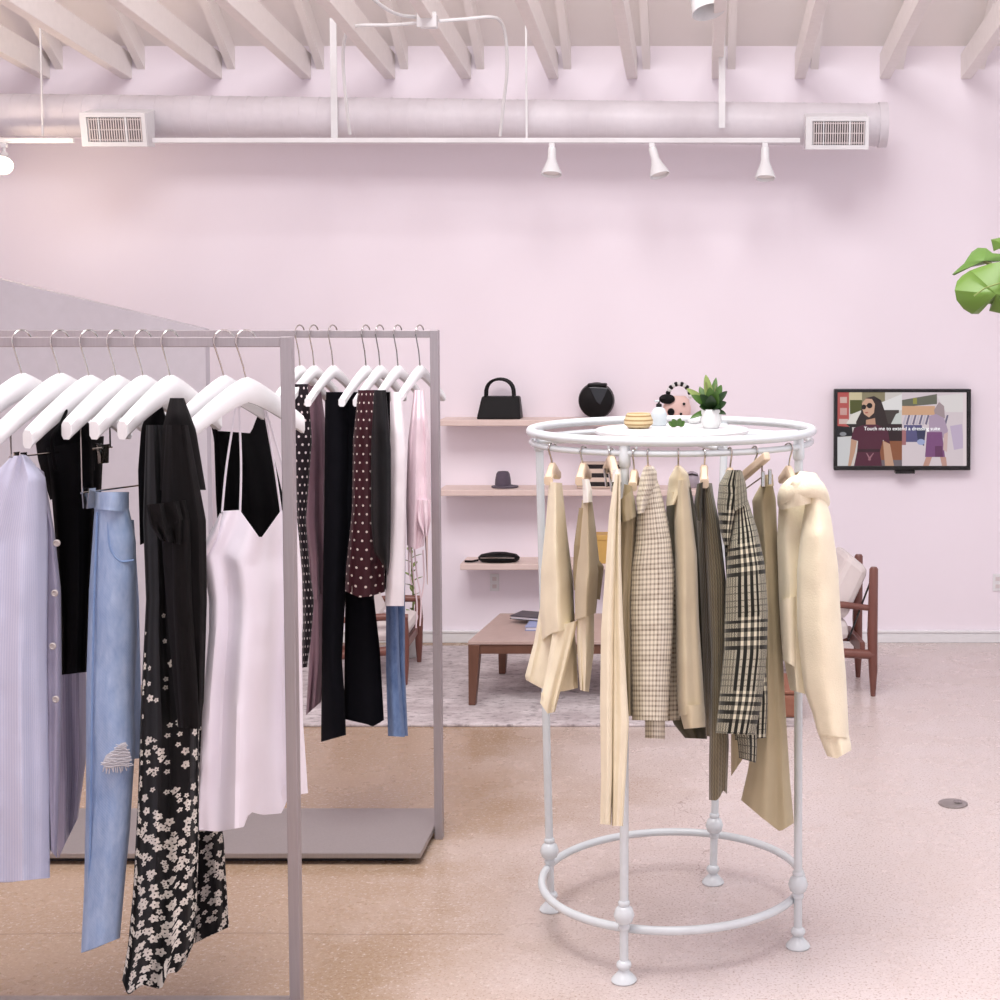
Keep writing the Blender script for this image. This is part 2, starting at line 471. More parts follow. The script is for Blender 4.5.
def cloth(L, R, Y, b=.08, f=(.012, 3, 0), hem=None, top=None, btop=None, yk=0.0, nu=26, nv=44, wr=.004, topd=1.0, capt=True, lean=0.0):
    """a hanging piece of cloth: a closed, folded, bulging tube between two outline curves."""
    amp, fr, seed = f
    mb = MB(); vs, uvs = [], []
    n = 2*nu
    pxm = F/Y
    xc = (L[0][0]+R[0][0])/2
    wavg = sum(abs(poly_at(R, k/6)[0]-poly_at(L, k/6)[0]) for k in range(7))/7/pxm
    hgt = abs(L[-1][1]-L[0][1])/pxm
    half = PI*math.sqrt(((wavg/2)**2+b*b)/2)
    for j in range(nv+1):
        t = j/nv
        l, r = poly_at(L, t), poly_at(R, t)
        env = topd+(1-topd)*min(1, t/.18)
        for i in range(n):
            fr_side = i <= nu
            ua = i/nu if fr_side else 2-i/nu
            s = -math.cos(PI*ua); u = (s+1)/2
            px = l[0]+(r[0]-l[0])*u; py = l[1]+(r[1]-l[1])*u
            w = max(0.0, (t-.55)/.45); py += lerp1(hem, u)*w*w
            w = max(0.0, 1-t/.45); py += lerp1(top if fr_side else (btop if btop is not None else top), u)*w*w
            bulge = b*env*math.sqrt(max(0, 1-s*s))
            g = amp*(.35+.65*t)*(1-s**6)
            ph = seed*1.7
            fold = g*(math.sin(2*PI*(fr*ua+ph+.12*math.sin(3*t+seed)))+.45*math.sin(2*PI*(fr*1.9*ua+ph*2.3+.1*math.cos(4*t+seed))))
            yy = Y+yk*(px-xc)+lean*t+((-bulge) if fr_side else bulge)+fold*(1 if fr_side else .6)
            P = at(px, py, Y)
            q = noise.noise(Vector((P.x*11+seed*3, P.z*6, i//(nu+1)+seed)))
            q2 = noise.noise(Vector((P.x*26+seed*3, P.z*17, 5+seed)))
            yy += wr*(q*1.4+q2*.6)
            P = at(px, py, yy)
            vs.append(P); uvs.append((i/nu*half, -t*hgt))
    fs = []
    for j in range(nv):
        for i in range(n):
            fs.append((j*n+i, j*n+(i+1) % n, (j+1)*n+(i+1) % n, (j+1)*n+i))
    # turned hem: two inner rings
    base = nv*n
    c = sum((vs[base+i] for i in range(n)), Vector())/n
    for sc, dz in ((.9, .002), (.86, .03)):
        for i in range(n):
            p = vs[base+i]; q = c+(p-c)*sc; q.z = p.z+dz; vs.append(q); uvs.append(uvs[base+i])
        k = len(vs)//n-1
        a = (nv if sc == .9 else k-1)*n
        for i in range(n): fs.append((a+i, a+(i+1) % n, k*n+(i+1) % n, k*n+i))
    if capt and top is None:
        fs.append(tuple(range(n)))
    mb.add(vs, fs, uvs)
    return mb

# ------------------------------------------------------------------ the room
WY = 7.8
XL, XR, YF, ZT = -4.3, 2.7, -2.2, 3.14
zw = at(700, 46, WY).z                          # where the roof deck meets the back wall
SL = .62
def deck(y): return zw+(WY-y)*SL
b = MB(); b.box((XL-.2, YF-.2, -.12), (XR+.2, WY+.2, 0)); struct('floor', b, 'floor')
b = MB(); b.box((XL-.2, WY, 0), (XR+.2, WY+.2, zw+.05)); struct('wall_back', b, 'wall')
b = MB()
b.prism([(XL-.2, YF-.2, 0), (XL-.2, WY+.2, 0), (XL-.2, WY+.2, zw), (XL-.2, 4.0, deck(4.0)), (XL-.2, YF-.2, deck(4.0))], (.2, 0, 0)); struct('wall_left', b, 'wall')
# right wall with a tall window
w0, w1, wz0, wz1 = 2.3, 6.9, .35, 3.0
b = MB()
b.box((XR, YF-.2, 0), (XR+.2, w0, 3.0)); b.box((XR, w1, 0), (XR+.2, WY+.2, 3.0))
b.box((XR, w0, 0), (XR+.2, w1, wz0))
b.prism([(XR, YF-.2, 3.0), (XR, WY+.2, 3.0), (XR, WY+.2, zw), (XR, 4.0, deck(4.0)), (XR, YF-.2, deck(4.0))], (.2, 0, 0)); struct('wall_right', b, 'wall')
def window(n, horiz, a0, a1, z0, z1, c, nm=3):
    fr = MB(); gl = MB(); t = .04
    def bx(p0, p1, q0, q1, d=.05, m=fr):
        if horiz: m.box((p0, c-d/2, q0), (p1, c+d/2, q1))
        else: m.box((c-d/2, p0, q0), (c+d/2, p1, q1))
    bx(a0, a1, z0, z0+t); bx(a0, a1, z1-t, z1)
    for k in range(nm+1):
        x = a0+(a1-a0)*k/nm; bx(max(a0, x-t/2), min(a1, x+t/2), z0+t, z1-t)
    f = struct('window_%d' % n, fr, 'white')
    bx(a0+t, a1-t, z0+t, z1-t, .008, gl)
    g = obj('glass_pane', gl, 'glass', f, False)
window(1, False, w0, w1, wz0, wz1, XR+.1, 4)
b = MB(); f0, f1 = -3.4, 2.2
b.box((XL-.2, YF-.2, 0), (f0, YF, 3.2)); b.box((f1, YF-.2, 0), (XR+.2, YF, 3.2)); b.box((f0, YF-.2, 0), (f1, YF, .3)); b.box((XL-.2, YF-.2, 3.2), (XR+.2, YF, deck(4.0)))
struct('wall_front', b, 'wall')
window(2, True, f0, f1, .3, 3.2, YF-.1, 4)
# sloping roof deck, then flat towards the shop front
b = MB()
b.prism([(XL-.2, WY+.2, deck(WY+.2)), (XL-.2, 4.0, deck(4.0)), (XL-.2, YF-.2, deck(4.0)), (XL-.2, YF-.2, deck(4.0)+.12), (XL-.2, 4.0, deck(4.0)+.12), (XL-.2, WY+.2, deck(WY+.2)+.12)], (XR-XL+.4, 0, 0))
struct('ceiling', b, 'ceil')
hb = at(920, 630, WY).z
b = MB(); b.box((XL, WY-.016, 0), (XR, WY, hb-.012)); b.box((XL, WY-.022, hb-.012), (XR, WY, hb)); struct('baseboard_back', b, 'white', bevel=.003)
# ceiling joists (they fall slightly towards the wall) and the rafters on the deck
jx = [45, 127, 217, 306, 390, 466, 553, 632, 717, 800, 885, 966]
tr = 0
XJ = [at(x, 78, WY).x for x in jx]
XJ = [XJ[0]-.46*k for k in (3, 2, 1)]+XJ+[XJ[-1]+.45, XJ[-1]+.9]
zj = at(700, 79, WY).z
def zjb(y): return zj+(WY-y)*.085
for k, x in enumerate(XJ):
    h, w = .15, .028
    b = MB(); y0, y1 = 4.6, WY
    b.hexa([(x-w, y0, zjb(y0)), (x+w, y0, zjb(y0)), (x+w, y1, zjb(y1)), (x-w, y1, zjb(y1))],
           [(x-w, y0, zjb(y0)+h), (x+w, y0, zjb(y0)+h), (x+w, y1, zjb(y1)+h-.02), (x-w, y1, zjb(y1)+h-.02)])
    tr += 1; struct('trim_%d' % tr, b, 'joist', bevel=.004)
    xr = x+.075; b = MB(); wr = .02; y0 = 4.4; y1 = WY; d = .12
    b.hexa([(xr-wr, y0, deck(y0)-d), (xr+wr, y0, deck(y0)-d), (xr+wr, y1, deck(y1)-d), (xr-wr, y1, deck(y1)-d)],
           [(xr-wr, y0, deck(y0)), (xr+wr, y0, deck(y0)), (xr+wr, y1, deck(y1)), (xr-wr, y1, deck(y1))])
    tr += 1; struct('trim_%d' % tr, b, 'ceil')

# grey partition at the far left, its top falling to the right
pa, pb = at(-160, 240, 6.9), at(205, 329, 6.9)
b = MB(); b.prism([(pa.x, 6.9, 0), (pb.x, 6.9, 0), tuple(pb), tuple(pa)], (0, .06, 0))
tag(obj('partition_panel', b, 'partition', None, False), 'pale grey standing partition panel with a sloping top behind the white hangers', 'partition')

# ------------------------------------------------------------------ duct, registers, lights, cables
DY = 7.5
dl, dr = at(-260, 112, DY), at(884, 125, DY); rad = 21/F*DY
t = thing('ventilation_duct', ((dl+dr)/2), 'long round white ventilation duct running along the back wall under the joists', 'duct')
dv = (dr-dl).normalized()
b = MB(); k = 96; pts, rs = [], []
for i in range(k+1):
    q = dl.lerp(dr, i/k); pts.append(q); rs.append(rad)
b.tube(pts, rs, 24); obj('duct_pipe', b, 'duct', t)
b = MB()
for i in range(0, 64):
    q = dl.lerp(dr, (i+.5)/64); b.tube([q-dv*.004, q+dv*.004], rad+.0022, 24)
sm = obj('seam', b, 'duct', t)
b = MB(); b.tube([dr-dv*.03, dr+dv*.012], rad+.007, 24); obj('end_cap', b, 'duct', t)
def strap(px, y0, y1, w, lab, Y=7.33):
    a, c = at(px, y0, Y+.0), at(px, y1, Y)
    b = MB(); b.box((a.x-w, Y-.003, c.z), (a.x+w, Y+.003, a.z))
    tag(obj('hanging_strap', b, 'white', None, False), lab, 'strap', 'straps hanging the duct')
strap(40, 17, 136, .004, 'thin white hanging wire in front of the duct at far left of photo', 7.36)
strap(333, 18, 138, .016, 'broad white strap crossing the duct, second from the left', 7.36)
strap(526, 20, 140, .005, 'thin white hanging wire crossing the duct near the middle of photo', 7.36)
strap(722, 22, 128, .016, 'broad white strap crossing the duct left of the right-hand register', 7.36)

def register(px0, py0, px1, py1, label):
    Y = 7.26
    a, c = at(px0, py0, Y), at(px1, py1, Y); w = c.x-a.x; h = a.z-c.z
    t = thing('air_register', (a.x+w/2, Y+.05, c.z), label, 'vent', 'air registers on the duct')
    b = MB()                                     # housing: back wider at top, front tilted to look down
    B = [(a.x, Y+.126, c.z+.01), (c.x, Y+.126, c.z+.01), (c.x, Y+.126, a.z+.035), (a.x, Y+.126, a.z+.035)]
    Fq = [(a.x, Y+.03, c.z), (c.x, Y+.03, c.z), (c.x, Y, a.z), (a.x, Y, a.z)]
    b.hexa(B, Fq); obj('housing', b, 'white', t, False, bevel=.004)
    def fp(u, v, d=0.0):
        p = Vector(Fq[0]).lerp(Vector(Fq[1]), u).lerp(Vector(Fq[3]).lerp(Vector(Fq[2]), u), v); p.y -= d; return p
    b = MB(); b.prism([fp(.12, .15, .002), fp(.93, .15, .002), fp(.93, .85, .002), fp(.12, .85, .002)], (0, .001, 0)); obj('recess', b, 'dark', t, False)
    b = MB()
    for k in range(22):
        u = .13+.79*k/21
        b.prism([fp(u-.009, .15, .004), fp(u+.009, .15, .004), fp(u+.009, .85, .004), fp(u-.009, .85, .004)], (0, -.006, 0))
    for k in range(3):
        v = .2+.3*k
        b.prism([fp(.12, v-.015, .006), fp(.93, v-.015, .006), fp(.93, v+.015, .006), fp(.12, v+.015, .006)], (0, -.003, 0))
    obj('louver', b, 'grille', t, False)
    b = MB()
    for (u0, u1, v0, v1) in ((0, 1, 0, .13), (0, 1, .87, 1), (0, .1, .13, .87), (.94, 1, .13, .87), (.68, .71, .13, .87), (.27, .29, .13, .87)):
        b.prism([fp(u0, v0, .003), fp(u1, v0, .003), fp(u1, v1, .003), fp(u0, v1, .003)], (0, -.01, 0))
    obj('face_frame', b, 'white', t, False)
register(806, 117, 869, 149, 'white air register box with dark louvers at right end of the duct')
register(80, 113, 146, 146, 'white air register box with dark louvers on left part of the duct')

TY = 7.30
for x0, x1, lab in ((-150, 74, 'short white lighting track left of the left-hand register'), (153, 800, 'long thin white lighting track under the duct holding three unlit spotlights')):
    a, c = at(x0, 139, TY), at(x1, 142, TY); a.z = at(500, 140.5, TY).z
    b = MB(); b.box((a.x, TY-.012, a.z-.012), (c.x, TY+.012, a.z+.012)); tag(obj('light_track', b, 'white', None, False, bevel=.003), lab, 'light track', 'lighting tracks')
ztrk = a.z-.012
def track_light(px, ytop, ybot, lean, label, lit=False, py_face=None):
    p = at(px, 144, TY); t = thing('track_spotlight', (p.x, TY, ztrk), label, 'spotlight', 'spotlights on the lighting track')
    L = (at(px, ytop, TY).z-at(px, ybot, TY).z)
    b = MB(); b.box((p.x-.014, TY-.012, ztrk-.022), (p.x+.014, TY+.012, ztrk)); obj('adapter', b, 'white', t, False, bevel=.003)
    ax = Vector((lean, -.25, -1)).normalized()
    s = Vector((p.x, TY-.0, ztrk-.02))
    if lit: ax = Vector((.35, -1, -.65)).normalized(); s = Vector((p.x, TY, ztrk-.055))
    b = MB(); b.tube([(p.x, TY, ztrk-.02), s+ax*.012], .007, 8); obj('arm', b, 'white', t)
    r = .05
    b = MB(); b.lathe(s, [(.012, 0), (.02, .006), (.021, L*.45), (.03, L*.62), (r, L*.95), (r, L), (r-.004, L), (.024, L*.66), (.001, L*.62)], 24, axis=ax)
    sh = obj('lamp_shade', b, 'white', t)
    b = MB(); b.lathe(s+ax*(L*.9), [(r*.8, 0), (r*.8, .004), (.001, .006)], 20, axis=ax); obj('bulb', b, 'glow' if lit else 'bulb', sh)
track_light(552, 147, 176, .0, 'white cone spotlight on the track, leftmost of the three unlit ones')
track_light(652, 144, 175, .28, 'white cone spotlight on the track tilted to the right, middle one')
track_light(765, 143, 176, .0, 'white cone spotlight on the track, rightmost, left of the register box')
track_light(4, 147, 172, .3, 'lit white spotlight at the far left edge facing the room', True)
# spot under the ceiling at the top edge
p0 = at(697, -40, 6.6); p1 = at(700, -14, 6.6); p2 = at(704, 15, 6.6)
t = thing('joist_spotlight', p0, 'large white cone spotlight cut by the top edge, hanging between the joists', 'spotlight')
ax = (p2-p1).normalized()
b = MB(); Lc = (p2-p1).length+.02; b.lathe(p1-ax*.06, [(.02, 0), (.035, .02), (.05, .06), (.075, Lc+.05), (.071, Lc+.05), (.02, .07)], 24, axis=Vector((.25, -.3, -1)).normalized()); obj('lamp_shade', b, 'white', t)
xm = min(XJ, key=lambda q: abs(q-p0.x)); b = MB(); b.tube([p1-ax*.05, (p0.x+.02, 6.6, zjb(6.6)+.25), (xm, 6.62, zjb(6.6)+.1)], .008, 8); obj('arm', b, 'white', t)
# junction box and painted cables
JY = 6.72
pj = at(428, 21, JY)
t = thing('junction_box', (pj.x, JY, pj.z-.03), 'small white junction box on a joist where the cables meet', 'junction box')
b = MB(); b.box((pj.x-.038, JY-.03, pj.z-.03), (pj.x+.038, JY+.03, pj.z+.03)); obj('box_body', b, 'white', t, False, bevel=.004)
b = MB(); b.box((pj.x-.044, JY-.04, pj.z-.034), (pj.x+.044, JY-.03, pj.z+.034)); obj('lid', b, 'white', t, False, bevel=.003)
def smoothp(pts, n=8):
    out = []
    for i in range(len(pts)-1):
        p0 = pts[max(0, i-1)]; p1 = pts[i]; p2 = pts[i+1]; p3 = pts[min(len(pts)-1, i+2)]
        for k in range(n):
            t = k/n
            out.append(.5*((2*p1)+(p2-p0)*t+(2*p0-5*p1+4*p2-p3)*t*t+(3*p1-p0-3*p2+p3)*t**3))
    return out+[pts[-1]]
def cable(pp, Y0, Y1, label, r=.008):
    pts = [at(x, y, Y0+(Y1-Y0)*i/(len(pp)-1)) for i, (x, y) in enumerate(pp)]
    b = MB(); b.tube(smoothp(pts), r, 8); tag(obj('electric_cord', b, 'white'), label, 'cable', 'white painted cables by the junction box')
cable([(418, 17), (400, 15), (385, 8), (370, -4)], JY, 6.4, 'white cable rising left from the junction box to the top edge')
cable([(418, 23), (390, 25), (355, 26), (346, 34), (343, 58), (346, 100), (350, 134)], JY, 7.3, 'white cable running left from the junction box then down past the strap')
cable([(439, 21), (465, 19), (490, 17), (501, 22), (506, 40), (507, 70), (504, 100), (500, 136)], JY, 7.3, 'white cable looping right from the junction box and down to the track')

# outlets
for (x0, x1, y0, y1, lab) in ((490, 499, 574, 591, 'white wall outlet plate under the lowest shelf'), (993, 1002, 574, 591, 'white wall outlet plate at the right edge of the back wall')):
    a, c = at(x0, y0, WY-.006), at(x1, y1, WY-.006)
    t = thing('wall_outlet', ((a.x+c.x)/2, WY, c.z), lab, 'outlet', 'wall outlets')
    b = MB(); b.box((a.x, WY-.008, c.z), (c.x, WY, a.z)); obj('cover_plate', b, 'white', t, False, bevel=.002)
    b = MB(); mx = (a.x+c.x)/2
    for q in (.28, .72):
        z = c.z+(a.z-c.z)*q
        b.box((mx-.011, WY-.0105, z-.01), (mx+.011, WY-.0085, z+.01))
    obj('socket', b, 'grille', t, False)
b = MB(); p = gnd(953, 804); b.lathe((p.x, p.y, 0.0005), [(.052, 0), (.052, .003), (.046, .0045), (.001, .0045)], 32)
t = tag(obj('floor_outlet', b, 'plate'), 'small round metal cover set into the concrete floor at right', 'floor outlet')
b = MB(); b.box((p.x+.004, p.y-.012, .006), (p.x+.03, p.y+.012, .01)); o = obj('latch', b, 'chrome', t, False)

# ------------------------------------------------------------------ television
TVY = WY-.05
a, c = at(834, 389, TVY), at(970, 470, TVY)
t = thing('wall_television', ((a.x+c.x)/2, WY, c.z), 'black framed flat television on the back wall showing two street fashion pictures', 'television')
b = MB(); b.box((a.x, TVY, c.z), (c.x, WY-.012, a.z)); obj('casing', b, 'bezel', t, False, bevel=.006)
b = MB()
SX0, SX1, SY0, SY1 = 837.5, 966.5, 392.3, 465.8
PA, PB = at(SX0, SY0, TVY), at(SX1, SY1, TVY)
for (x0, x1, z0, z1) in ((a.x, c.x, PA.z, a.z), (a.x, c.x, c.z, PB.z), (a.x, PA.x, PB.z, PA.z), (PB.x, c.x, PB.z, PA.z)): b.box((x0, TVY-.012, z0), (x1, TVY, z1))
obj('bezel', b, 'bezel', t, False, bevel=.002)
b = MB(); a2 = at(905, 469, TVY-.02); b.box((a2.x-.05, TVY-.03, c.z-.016), (a2.x+.05, TVY+.02, c.z+.0)); obj('sensor_bar', b, 'bezel', t, False)
mats, mb = [], MB(); lay = [0]
midx = {}
def emc(rgb):
    if rgb not in midx: midx[rgb] = len(mats); mats.append(emis('screen_%d' % len(mats), rgb, .62))
    return midx[rgb]
def scr(pts, rgb):
    lay[0] += 1; y = TVY-.0012-.00012*lay[0]
    mb.prism([at(x, q, y) for x, q in pts], (0, .0001, 0), emc(rgb))
def rect(x0, y0, x1, y1, rgb): scr([(x0, y0), (x1, y0), (x1, y1), (x0, y1)], rgb)
def ell(cx, cy, rx, ry, rgb, n=20): scr([(cx+rx*math.cos(2*PI*k/n), cy+ry*math.sin(2*PI*k/n)) for k in range(n)], rgb)
rect(SX0, SY0, 902, SY1, (226, 218, 214)); rect(902, SY0, SX1, SY1, (232, 216, 222))
rect(SX0, SY0, 849, 428, (196, 92, 88)); rect(840, 397, 847, 403, (226, 190, 180)); rect(840, 408, 847, 415, (220, 170, 164)); rect(839, 419, 848, 424, (228, 196, 190))
rect(849, SY0, 862, 408, (222, 208, 170)); rect(850, 400, 868, 414, (88, 92, 42)); rect(862, SY0, 885, 402, (150, 140, 110))
scr([(846, 424), (852, 414), (862, 410), (866, 424)], (240, 234, 226)); scr([(846, 424), (866, 424), (864, 428), (850, 427)], (40, 34, 34))
scr([(880, 403), (902, 394), (902, 410), (884, 414)], (244, 240, 240)); rect(884, 410, 899, 424, (70, 62, 58)); scr([(896, 414), (901, 412), (901, 426), (890, 426)], (216, 220, 216))
scr([(SX0, 426), (852, 427), (853, 436), (SX0, 437)], (24, 24, 30)); ell(843, 434, 3.4, 2, (150, 150, 156)); rect(SX0, 437, 856, SY1, (222, 220, 222))
rect(884, 424, 902, 442, (48, 30, 34)); rect(880, 441, 902, 461, (150, 92, 62)); rect(886, 447, 890, 453, (196, 140, 90)); rect(880, 460, 902, SY1, (120, 110, 116))
# left picture: woman with long dark hair and sunglasses, maroon top
scr([(862, 404), (866, 398), (874, 396), (881, 400), (885, 412), (888, 424), (884, 432), (876, 426), (864, 424), (857, 431), (856, 422), (861, 412)], (48, 36, 34))
scr([(866, 420), (875, 418), (876, 428), (866, 428)], (206, 158, 132)); scr([(862, 403), (866, 398.5), (872, 399), (875, 404), (874, 413), (869, 417.5), (864, 414), (862, 408)], (222, 178, 152))
ell(863.8, 407, 2.3, 2.5, (26, 20, 20)); ell(869.6, 405.6, 2.8, 2.7, (26, 20, 20)); rect(865, 405.4, 868, 406.4, (26, 20, 20)); ell(866.6, 412.6, 1.7, .8, (186, 100, 92))
scr([(854, 428), (865, 424.5), (877, 424.5), (888, 430), (890, 444), (883, 440), (880, 452), (882, SY1), (854, SY1), (857, 452), (858, 441), (851, 439)], (88, 34, 56))
scr([(857, 452), (880, 452), (880, 449), (858, 449)], (58, 26, 36)); scr([(851, 439), (857, 441), (855, 452), (851, SY1), (848, SY1), (850, 452)], (206, 160, 134)); scr([(883, 441), (890, 444), (894, SY1), (885, SY1)], (210, 166, 140))
scr([(855.5, 452), (856.6, 452), (853.5, SY1), (852, SY1)], (232, 214, 204)); scr([(866, 453), (867, 453), (871, 459), (870, 461)], (170, 120, 130)); scr([(874, 453), (873, 453), (868, 459), (869, 461)], (170, 120, 130))
# right picture: street with a striped awning, woman in a purple skirt
scr([(902, 400), (937, 394), (937, 404), (902, 407)], (112, 112, 98)); rect(902, 406, 935, 415, (226, 178, 142)); rect(913, 398, 917, 404, (160, 156, 80))
for k in range(14): scr([(902.5+3.2*k, 424), (905.2+3.2*k, 415), (907+3.2*k, 415), (904.4+3.2*k, 425)], (120, 112, 138) if k % 2 else (206, 196, 210))
rect(904, 425, 922, 442, (96, 92, 136)); scr([(916, 428), (926, 428), (924, 446), (918, 442)], (58, 60, 92)); rect(902, 428, 906, 445, (176, 116, 120)); ell(921, 442, 4, 3, (170, 180, 220))
scr([(937, 396), (966, 393), (966, 412), (946, 412)], (240, 232, 232)); scr([(934, 410), (939, 402), (944, 406), (945, 418), (936, 420)], (176, 156, 160))
scr([(929, 416), (936, 414), (944, 418), (948, 430), (946, 440), (941, 436), (929, 436)], (188, 164, 188)); scr([(927, 432), (942, 432), (945, 457), (925, 457)], (134, 84, 132)); scr([(935, 446), (942, 446), (943, 457), (935, 457)], (110, 60, 100))
scr([(926, 457), (932, 457), (929, SY1), (923, SY1)], (206, 156, 140)); scr([(940, 457), (946, 457), (947, SY1), (942, SY1)], (206, 160, 148)); scr([(944, 434), (948, 432), (947, 452), (943, 450)], (222, 190, 186))
scr([(950, 426), (962, 424), (964, 448), (954, 450)], (208, 188, 214)); rect(963, 393, SX1, SY1, (244, 226, 230))
obj('screen_picture', mb, mats, t, False)
cu = bpy.data.curves.new('caption', 'FONT'); cu.body = 'Touch me to extend a dressing suite'; cu.align_x = 'CENTER'; cu.align_y = 'CENTER'; cu.extrude = .0004; cu.size = .034
cu.materials.append(emis('caption_white', (255, 255, 255), .95))
o = bpy.data.objects.new('caption', cu); COL.objects.link(o); o.parent = t; q = at(902, 428.7, TVY-.0125); o.location = q-t.location; o.rotation_euler = (PI/2, 0, 0); o['label'] = 'white line of writing'
bpy.context.view_layer.update()
wd = o.dimensions.x
if wd > 0: cu.size *= (at(940, 428, TVY).x-at(864, 428, TVY).x)/wd
bpy.context.view_layer.update()
me = bpy.data.meshes.new_from_object(o.evaluated_get(bpy.context.evaluated_depsgraph_get())); loc = o.location.copy(); bpy.data.objects.remove(o); bpy.data.curves.remove(cu)
o = bpy.data.objects.new('caption', me); COL.objects.link(o); o.parent = t; o.location = loc; o.rotation_euler = (PI/2, 0, 0); o['label'] = 'white line of writing'

# ------------------------------------------------------------------ shelves and their things
SD = .22
def shelf(x0, x1, ytop, ybot, label):
    a, c = at(x0, ytop, WY-SD), at(x1, ybot, WY-SD)
    b = MB(); b.box((a.x, WY-SD, c.z), (c.x, WY-.001, a.z)); tag(obj('wall_shelf', b, 'shelfwood', None, False, bevel=.003), label, 'shelf', 'wooden shelves on the back wall'); return a.z
ZA = shelf(438, 702, 420, 426, 'topmost pale wooden wall shelf holding the handbags')
ZB = shelf(438, 702, 490, 496, 'middle pale wooden wall shelf holding the hat and striped clutch')
ZC = shelf(460, 702, 564, 570, 'lowest pale wooden wall shelf holding the flat black purse')
SYm = WY-.115
# tote
x0, x1 = at(478, 421, SYm).x, at(522, 421, SYm).x; zt = at(500, 396, SYm).z
t = thing('tote_bag', ((x0+x1)/2, SYm, ZA), 'black structured handbag with arched handle at left end of topmost shelf', 'handbag')
b = MB(); b.hexa([(x0, SYm-.06, ZA), (x1, SYm-.06, ZA), (x1, SYm+.06, ZA), (x0, SYm+.06, ZA)], [(x0+.025, SYm-.035, zt), (x1-.01, SYm-.035, zt), (x1-.01, SYm+.035, zt), (x0+.025, SYm+.035, zt)]); obj('bag_body', b, 'black', t, False, bevel=.008)
for d in (-.03, .03):
    b = MB(); xa, xb = at(486, 395, SYm).x, at(514, 395, SYm).x; zz = at(500, 379, SYm).z
    b.tube([(xa+(xb-xa)*(.5-.5*math.cos(PI*k/14)), SYm+d, zt-.01+(zz-zt+.01)*math.sin(PI*k/14)**.6) for k in range(15)], .007, 8); obj('handle', b, 'black', t)
# round bag
q = at(596.5, 403, SYm); rr = 18.2/F*SYm
t = thing('round_handbag', (q.x, SYm, ZA), 'round black handbag with a folded shiny flap on topmost shelf', 'handbag')
b = MB(); b.lathe((q.x, SYm, ZA+rr*1.005), [(.001, -.055), (rr*.75, -.052), (rr*.93, -.04), (rr, 0), (rr*.93, .04), (rr*.75, .052), (.001, .055)], 36, axis=(0, 1, 0))
o = obj('bag_body', b, 'black', t)
b = MB(); yf = SYm-.058; b.prism([at(589, 387, yf), at(608, 388, yf), at(605, 396, yf), at(600, 405, yf), at(596, 401, yf)], (0, -.008, 0)); obj('flap', b, plain('patent_leather', (44, 43, 48), .15), t, False, bevel=.002)
b = MB(); b.box((at(588, 386, SYm).x, SYm-.05, ZA+rr*1.75), (at(607, 386, SYm).x, SYm+.03, ZA+rr*1.95)); obj('clasp_bar', b, 'black', t, False, bevel=.006)
# blush bag
t = thing('beaded_handbag', (at(677, 420, SYm).x, SYm, ZA), 'blush pink pouch bag with black dots and black and white beaded handle', 'handbag')
b = MB(); cx = at(677, 410, SYm).x; hh = at(677, 396, SYm).z-ZA; r = 14/F*SYm
b.lathe((cx, SYm, ZA), [(r*.7, 0), (r*.98, hh*.2), (r, hh*.5), (r*.85, hh*.85), (r*.6, hh)], 28, 1, .6); obj('pouch', b, 'pinkbag', t)
for (px, py, rx, rz) in ((667, 399, 8, 5), (671, 412, 3.6, 3.8), (684, 404, 1.5, 1.5), (681, 414, 1.4, 1.4)):
    p = at(px, py, SYm-r*.62-.002); b = MB(); b.lathe(p, [(.001, -.008), (rx/F*SYm*.8, -.006), (rx/F*SYm, 0), (rx/F*SYm*.8, .006), (.001, .008)], 20, axis=(0, 1, 0), sx=1, sy=rz/rx); obj('black_spot', b, 'black', t)
hp = at(679, 397, SYm); hr = 11.5/F*SYm
for k in range(13):
    an = PI*(.02+.96*k/12); b = MB(); b.ball((hp.x+hr*math.cos(an), SYm, hp.z+hr*1.15*math.sin(an)), .0125, n=10); obj('bead', b, 'black' if k % 2 else 'ceramic', t)
# hat
p = at(505, 491, SYm); t = thing('felt_hat', (p.x, SYm, ZB), 'dark grey felt hat with a curled brim at left end of middle shelf', 'hat')
b = MB(); r = 13/F*SYm; b.lathe((p.x, SYm, ZB), [(r*.9, 0), (r, .004), (r*1.0, .009), (r*.62, .012), (r*.6, .014)], 28, 1.05, .9); obj('brim', b, 'greyfelt', t)
b = MB(); b.lathe((p.x-.01, SYm, ZB+.012), [(r*.62, 0), (r*.6, .03), (r*.52, .06), (r*.4, .072), (.01, .062)], 28); obj('crown', b, 'greyfelt', t)
# striped clutch
a, c = at(577, 492, SYm), at(622, 463, SYm)
t = thing('striped_clutch', ((a.x+c.x)/2, SYm, ZB), 'cream and black striped clutch bag on middle shelf', 'clutch bag')
b = MB(); n = 12
for k in range(n):
    f0, f1 = k/n, (k+1)/n
b.hexa([(a.x, SYm-.05, ZB), (c.x+.005, SYm-.05, ZB), (c.x+.005, SYm+.05, ZB), (a.x, SYm+.05, ZB)], [(a.x+.02, SYm-.025, c.z), (c.x-.005, SYm-.025, c.z), (c.x-.005, SYm+.025, c.z), (a.x+.02, SYm+.025, c.z)])
m = M('raffia_stripes', RGB(206, 186, 172), .8); _, _, z = m.xyz(m.coord('Object')); k = ((z-.012)/.0445).mod(1.0).lt(.5); nz = m.noise(m.coord('Object'), 90, 3); m.base(m.mix((k*1.1-nz*.15).clamp(), RGB(210, 190, 176), RGB(26, 18, 20))); m.bump(nz, .4, .004)
obj('clutch_body', b, m.m, t, False, bevel=.01)
b = MB(); b.box((a.x+.018, SYm-.03, c.z-.006), (c.x-.003, SYm+.03, c.z+.006)); obj('frame_clasp', b, plain('raffia_edge', (200, 182, 170), .7), t, False, bevel=.004)
